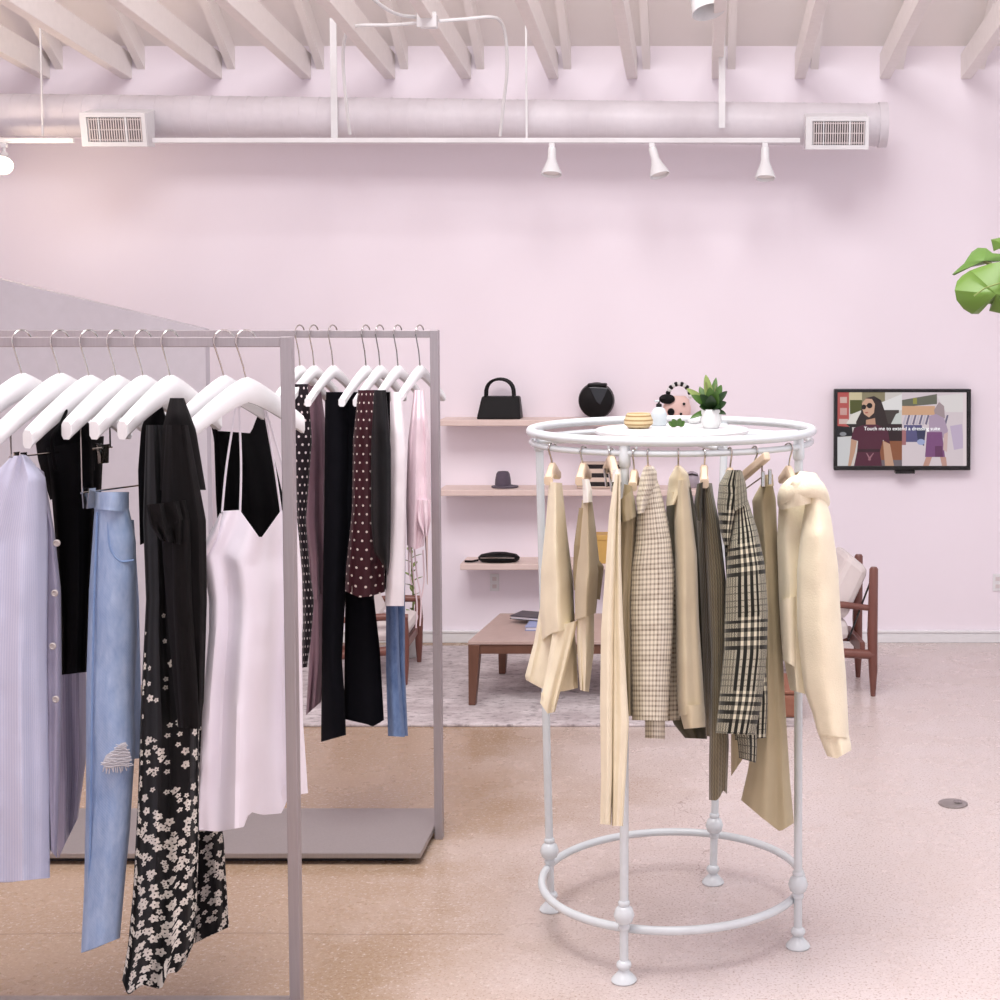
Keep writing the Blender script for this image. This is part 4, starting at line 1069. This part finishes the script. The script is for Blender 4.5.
garment('tan_top', 'tan sleeveless top with white yoke and cream lower layer, second on round rack', 'top', GR, [
    ('yoke', 'ivory', [(582, 479), (583, 492), (583, 503)], [(589, 479), (592, 490), (592.5, 502)], y-.1, dict(b=.05, f=(.003, 1, 0), nv=14)),
    ('body', 'tan', [(582, 500), (578, 540), (575, 580), (575, 620)], [(592, 499), (596, 530), (600, 570), (596, 613)], y, dict(b=.13, f=(.008, 2, 4))),
    ('side_panel', 'tandark', [(579, 508), (574, 545), (573, 575), (574, 590)], [(586, 508), (590, 550), (604, 566), (600, 600)], y+.02, dict(b=.11, f=(.006, 2, 5))),
    ('lower_layer', 'cream', [(577, 612), (577, 650), (580, 690)], [(594, 611), (594, 650), (589, 692)], y+.01, dict(b=.1, f=(.012, 2.5, 6), nv=24)),
])
y = hk['g3'].y
garment('cream_trousers', 'long cream trousers hanging from a clip hanger, third on round rack', 'trousers', GR, [
    ('trouser_leg', 'cream', [(615, 474), (609, 514), (606, 560), (601, 630), (600, 705), (601, 780), (600, 824)], [(619.5, 474), (618, 520), (617, 580), (615, 650), (614, 720), (613, 780), (611, 825)], y-.2, dict(b=.045, f=(.008, 1.5, 7))),
    ('trouser_leg', 'cream', [(617, 476), (615, 540), (613, 620), (612, 700), (612, 826)], [(620.5, 474), (621, 560), (623, 620), (627, 692), (629, 722), (627, 760), (623, 826)], y-.19, dict(b=.05, f=(.01, 1.5, 8))),
    ('waistband', 'ivory', [(613.5, 473), (612, 482)], [(621, 473), (621.5, 482)], y-.1, dict(b=.1, f=(.002, 1, 0), nv=6)),
], )
P4 = ring_point(634); z4 = at(632, 470, P4.y).z
hanger(P4, z4, 1.55, ('hangwood', 'chrome'), 'wooden hanger inside the khaki jacket behind the cream trousers', HG, .06)
garment('khaki_jacket', 'khaki jacket squeezed between the cream trousers and the checked coat', 'jacket', GR, [
    ('body', 'khaki', [(624, 484), (620, 520), (619, 600), (620, 700), (621, 716)], [(632, 486), (637, 518), (636, 540), (632, 600), (632, 700), (632, 716)], P4.y-.09, dict(b=.04, f=(.008, 2, 9))),
    ('cuff', 'khaki', [(620, 500), (619, 512), (621, 524)], [(632, 490), (635, 500), (637, 516)], P4.y-.11, dict(b=.06, f=(.004, 2, 9), nv=10)),
])
y = hk['g5'].y
bt = MB()
for k in range(4): bt.ball(at(668.5, 672+k*9, y+.005), .0055, sx=.6, n=10)
garment('checked_coat', 'beige and brown small checked coat, fourth visible garment on round rack', 'coat', GR, [
    ('body', 'gingham', [(644, 484), (648, 520), (650, 600), (652, 700), (652, 722)], [(659, 484), (668, 520), (675, 570), (680, 640), (680, 720)], y+.1, dict(b=.04, f=(.01, 2, 10))),
    ('sleeve', 'gingham', [(641, 482), (637, 505), (634, 544), (630, 570), (629, 610), (631, 690), (632, 720)], [(657, 478), (665, 510), (671, 540), (674, 575), (673, 630), (670, 680), (668, 721)], y-.08, dict(b=.085, f=(.008, 1.3, 11), nu=30, nv=60)),
    ('collar', 'gingham', [(644, 467), (640, 478), (636, 500), (637, 514)], [(653, 466), (657, 472), (657, 486), (646, 512)], y-.1, dict(b=.085, f=(.006, 1, 12), nv=16)),
    ('cuff_lining', 'gingham', [(645, 712), (645, 738)], [(665, 712), (665, 739)], y-.07, dict(b=.06, f=(.004, 1.5, 13), nv=10)),
], [('button', bt, 'bezel')])
y = hk['g6'].y
garment('beige_shirt', 'beige brushed cotton overshirt with dark olive body, between checked coat and olive knit', 'shirt', GR, [
    ('body', 'olive', [(669, 486), (666, 510), (667, 560), (670, 650), (672, 722), (685, 738)], [(690, 482), (697, 520), (704, 600), (708, 700), (707, 739)], y+.24, dict(b=.06, f=(.01, 2, 14))),  # dark olive carries the collar's shade and the shirt's far side
    ('sleeve', 'beige', [(677, 480), (674, 520), (675, 560), (676, 640), (677, 700), (679, 716)], [(688, 480), (692, 512), (697, 555), (699, 620), (703, 680), (705, 712)], y-.05, dict(b=.08, f=(.009, 1.4, 15))),
    ('cuff', 'beige', [(678, 706), (681, 718), (684, 729)], [(704.5, 704), (705.5, 716), (705.5, 727)], y-.052, dict(b=.083, f=(.005, 1.6, 16), nv=10)),
    ('collar', 'beige', [(675, 467), (669, 478), (667, 494), (666, 506)], [(681, 466), (688, 473), (691, 488), (678, 504)], y-.02, dict(b=.08, f=(.006, 1.2, 17), nv=16)),
])
y = hk['g7'].y
garment('olive_knit', 'long olive ribbed knit sweater on wooden hanger, left of the plaid blazer', 'sweater', GR, [
    ('body', 'knit', [(699, 483), (696, 505), (698, 540), (700, 580), (703, 660), (706, 736)], [(712, 483), (715, 505), (720, 545), (723, 590), (724, 660), (724, 738)], y+.1, dict(b=.07, f=(.009, 2, 18))),
    ('sleeve', 'knit', [(701, 483), (703, 520), (707, 580), (711, 661), (710, 715), (709, 760), (709, 800)], [(711, 483), (719, 520), (726, 580), (725, 661), (726, 700), (729, 742), (727, 794)], y-.02, dict(b=.045, f=(.006, 1.6, 19), hem=[(0, 0), (.4, 3), (.6, 1), (.8, -5), (1, 0)])),
    ('shoulder_side', 'olive', [(697, 484), (694, 504), (697, 520)], [(703, 482), (702, 500), (701, 522)], y-.06, dict(b=.05, f=(.003, 1, 0), nv=12)),
])
y = hk['g8'].y
garment('plaid_blazer', 'black and cream plaid blazer with broad collar on the round rack', 'blazer', GR, [
    ('body', 'plaid', [(722, 486), (724, 540), (730, 640), (735, 740)], [(742, 484), (752, 530), (762, 600), (768, 700), (766, 738)], y-.02, dict(b=.055, f=(.01, 2, 20))),
    ('sleeve', 'plaid', [(734, 506), (728, 544), (725.5, 590), (724, 650), (719, 702), (715.5, 733)], [(748, 500), (758, 532), (765, 565), (768, 610), (767, 655), (762, 700), (755, 735)], y-.12, dict(b=.075, f=(.007, 1.2, 21), nu=34, nv=64, topd=.7)),
    ('collar', 'plaid', [(727, 470), (719, 484), (717, 505), (720, 530), (724, 545)], [(741, 470), (742, 482), (746, 495), (742, 512), (731, 545)], y-.1, dict(b=.075, f=(.01, 1.5, 22), nv=24)),
    ('lapel', 'plaid', [(736, 472), (733, 492), (733, 512)], [(742, 471), (746, 484), (748, 504)], y-.15, dict(b=.03, f=(.004, 1, 2), nv=14)),
    ('lower_panel', 'plaid', [(735, 728), (738, 745), (739, 758)], [(757, 728), (757, 745), (756, 763)], y-.06, dict(b=.05, f=(.008, 1.6, 23), nv=14)),
])
y = hk['g9'].y
garment('sand_trousers', 'sand coloured wide trousers hanging between plaid blazer and cream hoodie', 'trousers', GR, [
    ('trouser_leg', 'sand', [(762, 482), (752, 500), (757, 560), (758, 640), (755, 720), (748, 770), (741, 800)], [(772, 481), (776, 500), (780, 600), (785, 700), (790, 780), (794, 823)], y+.09, dict(b=.07, f=(.011, 2.2, 24), hem=[(0, 0), (.4, 9), (.75, 14), (1, 0)], nu=32, nv=60)),
    ('trouser_leg', 'sand', [(758, 560), (745, 660), (731, 735), (731, 776)], [(766, 560), (764, 660), (752, 735), (745, 756)], y+.16, dict(b=.06, f=(.006, 1.5, 25))),
    ('waistband', 'sand', [(761.5, 478), (761, 487)], [(773, 477), (774, 486)], y+.05, dict(b=.085, f=(.002, 1, 0), nv=6)),
])
y = hk['g10'].y
hoodroll = MB()
yh = y-.15
hoodroll.tube(smoothp([at(782, 505, yh+.06), at(786, 494, yh), at(796, 487, yh-.02), at(808, 486, yh-.02), at(819, 491, yh), at(826, 504, yh+.05)], 6), [.012+.02*math.sin(PI*k/30)**.6 if 0 < k < 30 else .008 for k in range(31)], 14, flat=.75)
garment('cream_hoodie', 'thick cream hooded sweatshirt with long sleeve, rightmost garment on round rack', 'hoodie', GR, [
    ('body', 'creamfleece', [(779, 500), (777, 540), (779, 600), (782, 650), (790, 690)], [(822, 492), (829, 530), (830, 600), (826, 680), (820, 694)], y-.06, dict(b=.065, f=(.012, 2, 26), hem=[(0, 0), (.5, 2), (1, 0)], topd=.6)),
    ('sleeve', 'creamfleece', [(807, 492), (801, 530), (797, 570), (797, 630), (804, 690), (812, 712), (818, 734)], [(822, 488), (831, 516), (838, 565), (841, 620), (846, 674), (848, 715), (849, 738)], y-.13, dict(b=.07, f=(.008, 1.2, 27), nu=30, nv=56, topd=.5)),
    ('cuff', 'creamfleece', [(817, 731), (822, 744), (827, 756)], [(849, 735), (851, 744), (851.5, 750)], y-.135, dict(b=.055, f=(.006, 2, 28), hem=[(0, 0), (.4, 5), (1, 0)], nv=12)),
    ('hood', 'creamfleece', [(784, 484), (779, 492), (777, 500), (781, 510)], [(800, 471), (816, 473), (824, 486), (826, 500)], y-.1, dict(b=.085, f=(.014, 1.3, 29), nv=18, top=[(0, 0), (.3, 7), (.6, 3), (1, 0)], btop=[(0, 0), (.5, -3), (1, 0)])),
    ('pocket', 'creamfleece', [(781, 600), (783, 660)], [(796, 596), (797, 668)], y-.11, dict(b=.03, f=(.003, 1, 3), nv=12)),
], [('hood_roll', hoodroll, 'creamfleece')])

# ------------------------------------------------------------------ steel racks at left
def steel_rack(Yu, pxu, pyb, z_top, x_left, plate, label):
    X = at(pxu, pyb, Yu).x
    t = thing('garment_rack', ((X+x_left)/2, Yu, 0), label, 'clothes rack', 'brushed steel rail racks')
    w = .0135; d = .016
    for x in (X, x_left):
        b = MB(); b.box((x-w, Yu-d, 0), (x+w, Yu+d, z_top+.013)); obj('upright', b, 'steel', t, False, bevel=.002)
    b = MB(); b.box((x_left+w, Yu-d*.8, z_top-.012), (X-w, Yu+d*.8, z_top+.012)); obj('rail', b, 'steel', t, False, bevel=.002)
    (y0, y1) = plate
    b = MB(); b.box((x_left+w, y0, .022), (X-w-.002, y1, .04)); obj('base_plate', b, 'plate', t, False, bevel=.003)
    b = MB(); b.box((x_left+.08, y0+.04, 0), (X-.08, y1-.04, .022)); obj('plinth', b, 'dark', t, False)
    return X
YN, YFAR = 3.6, gnd(440, 838).y
ZN = at(20, 342, YN).z
YP0, YP1 = onz(412, 853, .04).y, onz(445, 808, .04).y
yb1 = onz(300, 995, .04).y
XN = steel_rack(YN, 296, 950, ZN, -2.75, (yb1-.48, yb1), 'brushed steel rail rack nearest the camera, holding the long dresses')
XF = steel_rack(YFAR, 439, 800, ZN, -2.72, (YP0, YP1), 'brushed steel rail rack standing farther back, holding the black trousers')

NG = 'white hangers on the near steel rack'
def near_hanger(px, ya, yaw, label, clip=False, drop=None, half=.2, tall=.056, Y=YN, g=NG, thick=.0155):
    P = Vector((at(px, 345, Y).x, Y, ZN+.002))
    return hanger(P, at(px, ya, Y).z, yaw, ('white', 'chrome'), label, g, half, clip, r=.0022, slope=.62, thick=thick, tall=tall, rad=.025, drop=drop, name='white_hanger')
near_hanger(22, 374, 1.1, 'white contoured hanger nearest the left edge, above the lilac striped shirt dress')
near_hanger(60, 374, 1.1, 'white contoured hanger second from left edge, its chrome clips holding the striped shirt dress', True, at(20, 452, YN).z)
near_hanger(89, 376, 1.1, 'white contoured hanger holding the black strappy top, third from left edge', half=.18)
near_hanger(116, 376, 1.1, 'white contoured hanger with long clips holding the light blue ripped jeans', True, at(114, 488, YN).z, half=.15)
near_hanger(143, 376, 1.1, 'white contoured hanger holding the black floral dress', half=.15)
near_hanger(170, 376, 1.1, 'white contoured hanger holding the black crepe blouse', half=.15)
near_hanger(246, 378, .8, 'white contoured hanger holding the satin slip dress beside the steel upright', half=.15, thick=.012)
NC = 'clothes on the near steel rack'
def buttons(pts, Y, r):
    out = []
    for px, py in pts:
        b = MB(); p = at(px, py, Y); b.lathe(p, [(.001, -.002), (r*.8, -.002), (r, .0), (r, .003), (r*.7, .005), (r*.55, .003), (.001, .003)], 16, axis=(0, -1, 0)); out.append(('button', b, 'button'))
    return out
garment('striped_shirt_dress', 'lilac blue pinstriped shirt dress with shell buttons at the left edge', 'dress', NC, [
    ('body', 'lilacstripe', [(12, 456), (-12, 480), (-38, 540), (-46, 700), (-48, 882)], [(27, 455), (46, 478), (48, 540), (47, 660), (49, 780), (50, 878)], YN-.06, dict(b=.10, f=(.016, 3, 31), nu=34, nv=60, hem=[(0, 0), (.6, 2), (1, 0)])),
    ('placket', 'greyshadestripe', [(30, 462), (46, 520), (44, 660), (46, 780), (50, 850)], [(44, 472), (55, 535), (61, 590), (62, 690), (60, 780), (57, 858)], YN-.02, dict(b=.045, f=(.006, 1.5, 32), nv=50)),
    ('back_panel', 'greyshadestripe', [(52, 640), (54, 750), (58, 858)], [(86, 640), (86, 760), (78, 818)], YN+.18, dict(b=.03, f=(.01, 2.2, 33), nv=36)),
], buttons([(55, 593), (53, 646), (56, 699), (57, 543)], YN-.078, .0085))
garment('black_dress', 'plain short black dress between the striped shirt dress and light jeans', 'dress', NC, [
    ('body', 'blackmatte', [(44, 448), (52, 500), (57, 560), (61, 620), (61, 675)], [(92, 440), (94, 500), (92, 560), (89, 620), (87, 672)], YN+.06, dict(b=.08, f=(.01, 2.5, 35))),
    ('shoulder', 'blackmatte', [(34, 432), (38, 460), (50, 500)], [(74, 404), (90, 425), (95, 470)], YN+.08, dict(b=.07, f=(.006, 2, 36), nv=20, topd=.4)),
])
s = MB(); s.tube(smoothp([at(70, 404, YN-.05), at(60, 425, YN-.12), at(52, 440, YN-.14), at(56, 470, YN-.1)]), .006, 8, flat=.5)
garment('black_strap_top', 'black strappy top hanging just left of the light ripped jeans', 'top', NC, [
    ('body', 'sheer', [(72, 440), (70, 520), (74, 600)], [(104, 436), (100, 520), (98, 600)], YN+.22, dict(b=.05, f=(.008, 2, 37))),
], [('strap', s, 'blackmatte')])
tear = MB()
tear.add(*(lambda pts: ([at(x, q, YN-.118+max(0, x-112)*.0012) for x, q in pts]+[at(x, q, YN-.1+max(0, x-112)*.0012) for x, q in pts], [tuple(range(len(pts))), tuple(range(2*len(pts)-1, len(pts)-1, -1))]+[(i, (i+1) % len(pts), (i+1) % len(pts)+len(pts), i+len(pts)) for i in range(len(pts))]))([(102, 764), (106, 755), (114, 750), (121, 743), (126, 742), (127, 749), (130, 752), (131, 760), (126, 766), (116, 767), (106, 769)]))
rt = random.Random(3)
for k in range(11):
    yy_ = 745+k*2.1; xa_ = 102+max(0, 762-yy_)*.9+rt.uniform(-3, 3); xb_ = 127+max(0, yy_-748)*.2+rt.uniform(-2, 3)
    tear.tube([at(xa_+(xb_-xa_)*q/5, yy_+rt.uniform(-1.2, 1.2), YN-.121+max(0, xa_+(xb_-xa_)*q/5-112)*.0012) for q in range(6)], .0013, 5)
for k in range(14):
    xx_ = 104+k*1.9; tear.tube([at(xx_, 767-max(0, k-10)*1.5, YN-.12+max(0, xx_-112)*.0012), at(xx_+rt.uniform(-2, 2), 772-max(0, k-10)*1.5+rt.uniform(-2, 2), YN-.118+max(0, xx_-112)*.0012)], .0012, 5)
seam = MB(); seam.tube([at(97, 512, YN-.082), at(94, 600, YN-.088), at(92, 700, YN-.09), at(91, 800, YN-.088), at(88, 946, YN-.07)], .0028, 6)
wb = MB()
pk = MB(); pk.tube(smoothp([at(108, 522, YN-.098), at(110, 548, YN-.104), at(120, 561, YN-.1), at(134, 560, YN-.085)]), .0022, 6)
garment('ripped_jeans', 'light blue ripped jeans hanging between the black clothes', 'jeans', NC, [
    ('trouser_leg', 'denimlight', [(95, 500), (89, 590), (86, 690), (86, 796), (84, 892), (81, 953)], [(127, 500), (136, 540), (137, 640), (134, 704), (135, 750), (130, 828), (124, 892), (120, 938)], YN-.03, dict(b=.075, f=(.008, 1.3, 38), nu=30, nv=60)),
    ('trouser_leg', 'denimlight', [(112, 520), (118, 600), (126, 680), (126, 760)], [(134, 520), (139, 600), (141, 690), (141, 758)], YN+.05, dict(b=.04, f=(.006, 1.3, 39))),
    ('waistband', 'denimlight', [(94, 492), (94, 509)], [(129, 492), (129, 512)], YN-.03, dict(b=.085, f=(.004, 1.5, 40), nv=8)),
], [('knee_tear', tear, 'frayed'), ('side_seam', seam, 'denimseam'), ('pocket_seam', pk, 'denimseam')])
garment('floral_dress', 'long black dress with small white flowers reaching almost to the floor', 'dress', NC, [
    ('body', 'floral', [(146, 425), (143, 520), (146, 600), (141, 700), (138, 796), (133, 892), (128, 945), (122, 980)], [(166, 425), (180, 520), (182, 620), (199, 720), (199, 830), (197, 900), (195, 940), (186, 962)], YN-.06, dict(b=.055, f=(.018, 3, 41), hem=[(0, 0), (.08, 16), (.3, 10), (.62, 20), (.72, 6), (.86, 8), (1, 0)], nu=36, nv=70)),
    ('side_drape', 'floral', [(176, 700), (182, 780), (186, 860), (188, 946)], [(202, 700), (214, 780), (224, 840), (229, 927)], YN+.14, dict(b=.035, f=(.012, 2, 42), nv=40)),
    ('bodice', 'blackmatte', [(150, 398), (141, 430), (138, 470), (140, 545)], [(160, 398), (170, 430), (178, 470), (178, 530)], YN+.02, dict(b=.05, f=(.006, 2, 43), nv=24, topd=.3)),
])
garment('black_blouse', 'black crepe blouse with a ruffled neck hanging left of the satin slip dress', 'blouse', NC, [
    ('body', 'sheer', [(166, 425), (160, 520), (166, 600), (174, 690), (178, 728)], [(188, 425), (206, 520), (207, 600), (204, 700), (200, 729)], YN-.15, dict(b=.05, f=(.012, 2.6, 44))),
    ('sleeve', 'sheer', [(172, 520), (173, 600), (178, 690), (181, 728)], [(190, 520), (192, 600), (198, 690), (199, 728)], YN-.2, dict(b=.025, f=(.006, 1.5, 45))),
    ('ruffle', 'sheer', [(146, 505), (150, 525), (160, 540)], [(186, 500), (190, 520), (186, 546)], YN-.19, dict(b=.04, f=(.014, 4, 46), nv=16)),
    ('shoulder', 'sheer', [(170, 398), (162, 430), (160, 490)], [(184, 398), (196, 430), (206, 490)], YN-.11, dict(b=.05, f=(.006, 2, 47), nv=20, topd=.3)),
])
DYs = YN+.07
st = []
for (pp) in ([(222, 512), (226, 470), (232, 430), (238, 392)], [(240, 512), (241, 470), (240, 430), (239, 392)], [(296, 512), (284, 470), (272, 430), (262, 398)], [(281, 512), (275, 470), (268, 430), (262, 398)]):
    b = MB(); b.tube(smoothp([at(x, q, DYs+.0015*(x-250)-.03) for x, q in pp]), .0028, 6); st.append(('strap', b, 'satinwhite'))
garment('satin_slip_dress', 'lilac white satin slip dress with a V neck crossed by the steel upright', 'dress', NC, [
    ('body', 'satinwhite', [(222, 511), (212, 535), (201, 556), (205, 575), (209, 600), (209, 630), (203, 700), (200, 760), (196, 830)], [(296, 511), (299, 540), (302, 580), (302, 650), (303, 720), (308, 793)], DYs, dict(b=.045, f=(.026, 2.6, 48), yk=.0015, hem=[(0, 0), (.2, 9), (.44, 13), (.47, -1), (.6, 7), (.78, 12), (.81, -3), (1, 0)], top=[(0, 0), (.24, -1), (.52, 28), (.8, -1), (1, 0)], btop=[(0, 0), (.2, 36), (.8, 36), (1, 0)], nu=40, nv=70, wr=.003, capt=False)),
    ('armhole_lining', 'satinwhite', [(220, 513), (209, 535), (199, 554), (200, 561)], [(222, 514), (218, 535), (210, 552), (203, 561)], DYs-.1, dict(b=.012, f=(.002, 1, 1), nv=18)),
], st)
near_hanger(224, 376, .8, 'white contoured hanger holding the black camisole behind the slip dress', half=.1, thick=.01)
garment('black_camisole', 'black camisole seen through the V neck of the satin slip dress', 'top', NC, [
    ('body', 'blackmatte', [(206, 400), (214, 440), (216, 500), (220, 560), (224, 640)], [(262, 404), (270, 440), (284, 500), (284, 560), (276, 640)], DYs+.11, dict(yk=.0015, b=.03, f=(.01, 3, 49), top=[(0, 0), (.2, 30), (.8, 30), (1, 0)])),
])

# far rack
YQ = YFAR
FG = 'white hangers on the far steel rack'
FC = 'clothes on the far steel rack'
for px, lab in ((300, 'white hanger of the black dotted dress on the far rack'), (314, 'white hanger of the mauve blouse on the far rack'), (333, 'white hanger of the black trousers on the far rack'), (366, 'white hanger of the maroon dotted blouse on the far rack'), (380, 'white hanger of the short black jacket on the far rack'), (398, 'white hanger of the white shirt and jeans on the far rack'), (420, 'white hanger of the pale pink ruffled top, rightmost on far rack')):
    near_hanger(px, 366, 1.25, lab, half=.15, tall=.035, Y=YQ, g=FG, thick=.012)
garment('dotted_dress', 'black dress with small white dots right beside the satin slip dress', 'dress', FC, [
    ('body', 'blackdots', [(292, 384), (290, 440), (297, 520), (302, 572), (303, 620), (301, 668)], [(308, 384), (312, 440), (306, 520), (310, 572), (314, 600), (311, 640), (307, 667)], YQ-.08, dict(b=.05, f=(.008, 2, 50), topd=.4))])
garment('mauve_dress', 'dusty mauve silk dress between the dotted dress and black trousers', 'dress', FC, [
    ('bodice', 'mauve', [(308, 384), (303, 440), (303, 520), (309, 560), (311, 600)], [(320, 384), (328, 440), (326, 520), (326, 560), (325, 600)], YQ+.09, dict(b=.05, f=(.012, 2.5, 51), topd=.4)),
    ('skirt', 'mauve', [(311, 594), (309, 660), (306, 715)], [(326, 594), (326, 660), (321, 702)], YQ+.09, dict(b=.05, f=(.012, 2.5, 52), nv=24))])
garment('black_trousers', 'pair of navy black trousers with both legs hanging apart on the far rack', 'trousers', FC, [
    ('trouser_leg', 'navyblack', [(325, 400), (324, 520), (322, 635), (321, 742)], [(349, 400), (350, 520), (344, 622), (342, 660), (345, 700), (346, 735)], YQ-.06, dict(b=.05, f=(.006, 1.5, 53))),
    ('trouser_leg', 'navyblack', [(347, 520), (345, 612), (344.5, 660), (344, 719)], [(374, 520), (374, 597), (380, 650), (384, 720)], YQ-.01, dict(b=.045, f=(.006, 1.5, 54), hem=[(0, 0), (.6, 5), (.72, 7), (1, 0)])),
    ('hip', 'navyblack', [(326, 392), (324, 520), (323, 560)], [(364, 392), (372, 520), (373, 600)], YQ-.03, dict(b=.055, f=(.006, 2, 55), nv=24))])
garment('maroon_blouse', 'maroon blouse with cream dots hanging in front of the black trousers', 'blouse', FC, [
    ('body', 'maroondots', [(358, 390), (353, 440), (352, 510), (346, 570), (345, 591)], [(374, 390), (380, 440), (381, 510), (385, 560), (385, 592)], YQ-.16, dict(b=.055, f=(.012, 2.6, 56), hem=[(0, 0), (.35, 6), (.6, 5), (1, 0)], topd=.4))])
garment('black_jacket', 'short black jacket overlapping the maroon dotted blouse on the far rack', 'jacket', FC, [
    ('sleeve', 'black', [(374, 390), (371, 450), (371, 520), (374, 552), (384, 566)], [(386, 390), (391, 450), (391, 520), (390, 560), (388, 576)], YQ-.26, dict(b=.03, f=(.006, 1.5, 57), topd=.4)),
    ('body', 'blackmatte', [(378, 392), (378, 500), (380, 588)], [(390, 392), (391, 500), (388, 590)], YQ-.05, dict(b=.025, f=(.006, 1.5, 58), topd=.4))])
garment('white_shirt', 'plain white shirt hanging over the blue jeans on the far rack', 'shirt', FC, [
    ('body', 'whitecotton', [(391, 392), (390, 450), (389, 520), (386, 580), (385, 606)], [(401, 392), (407, 450), (406, 520), (405, 570), (404, 606)], YQ-.15, dict(b=.05, f=(.004, 1.5, 59), topd=.4))])
garment('blue_jeans', 'mid blue jeans hanging below the white shirt on the far rack', 'jeans', FC, [
    ('trouser_leg', 'denimmid', [(388, 500), (386, 606), (386, 670), (388, 736)], [(398, 500), (398, 606), (400, 670), (405, 737)], YQ-.02, dict(b=.04, f=(.008, 1.5, 60))),
    ('trouser_leg', 'denimmid', [(394, 500), (394, 606), (397, 670), (399, 735)], [(406, 500), (405, 606), (405, 670), (408, 736)], YQ+.05, dict(b=.045, f=(.006, 1.5, 61)))])
tas = []
for (pp) in ([(410, 545), (414, 580), (417, 605), (416, 628)], [(414, 545), (417, 575), (421, 600), (420, 626)], [(423, 550), (424, 580), (421, 600)], [(409, 545), (409, 570), (412, 585)]):
    b = MB(); b.tube(smoothp([at(x, q, YQ-.06) for x, q in pp]), .0025, 6); tas.append(('tassel', b, 'pinkpale'))
garment('ruffled_top', 'pale pink ruffled top with tie cords, rightmost on the far rack', 'top', FC, [
    ('body', 'pinkpale', [(414, 390), (408, 440), (406, 500), (407, 545)], [(424, 390), (430, 440), (431, 500), (424, 546)], YQ-.06, dict(b=.09, f=(.016, 3, 62), hem=[(0, 0), (.5, 4), (1, 0)], topd=.4)),
    ('ruffle', 'pinkpale', [(412, 500), (414, 520), (421, 534)], [(431, 500), (431, 520), (428, 536)], YQ-.13, dict(b=.02, f=(.012, 4, 63), nv=14)),
    ('sleeve', 'peach', [(422, 500), (425, 540), (427, 584)], [(428, 500), (428, 540), (428, 585)], YQ-.01, dict(b=.05, f=(.006, 2, 64), nv=20))], tas)

# ------------------------------------------------------------------ light
w = bpy.data.worlds.new('world'); bpy.context.scene.world = w; w.use_nodes = True
bg = w.node_tree.nodes['Background']; bg.inputs[0].default_value = (.86, .92, 1, 1); bg.inputs[1].default_value = 1.0
def area(name, loc, rot, sx, sy, power, col):
    l = bpy.data.lights.new(name, 'AREA'); l.shape = 'RECTANGLE'; l.size = sx; l.size_y = sy; l.energy = power; l.color = col
    o = bpy.data.objects.new(name, l); COL.objects.link(o); o.location = loc; o.rotation_euler = rot; return o
area('daylight_right_window', (XR+.02, (w0+w1)/2, (wz0+wz1)/2), (0, PI/2, 0), wz1-wz0-.1, w1-w0-.1, 860, (1, .98, 1))
area('daylight_shop_front', ((f0+f1)/2, YF-.02, 1.75), (PI/2, 0, 0), f1-f0-.1, 2.8, 900, (1, .985, .995))
area('overhead_fill', (-.6, 2.6, deck(4.0)-.1), (0, 0, 0), 3.5, 3.0, 290, (1, .985, .985))  # added overhead fill light; the roof has no opening for it

pl_ = bpy.data.lights.new('track_lamp_light', 'POINT'); pl_.energy = 4; pl_.color = (1, .8, .58); pl_.shadow_soft_size = .04
o = bpy.data.objects.new('track_lamp_light', pl_); COL.objects.link(o); o.location = at(12, 178, TY-.2)
sc = bpy.context.scene
sc.view_settings.view_transform = 'Standard'; sc.view_settings.look = 'None'
sc.view_settings.exposure = 0.25; sc.view_settings.gamma = 1; sc.view_settings.use_curve_mapping = False
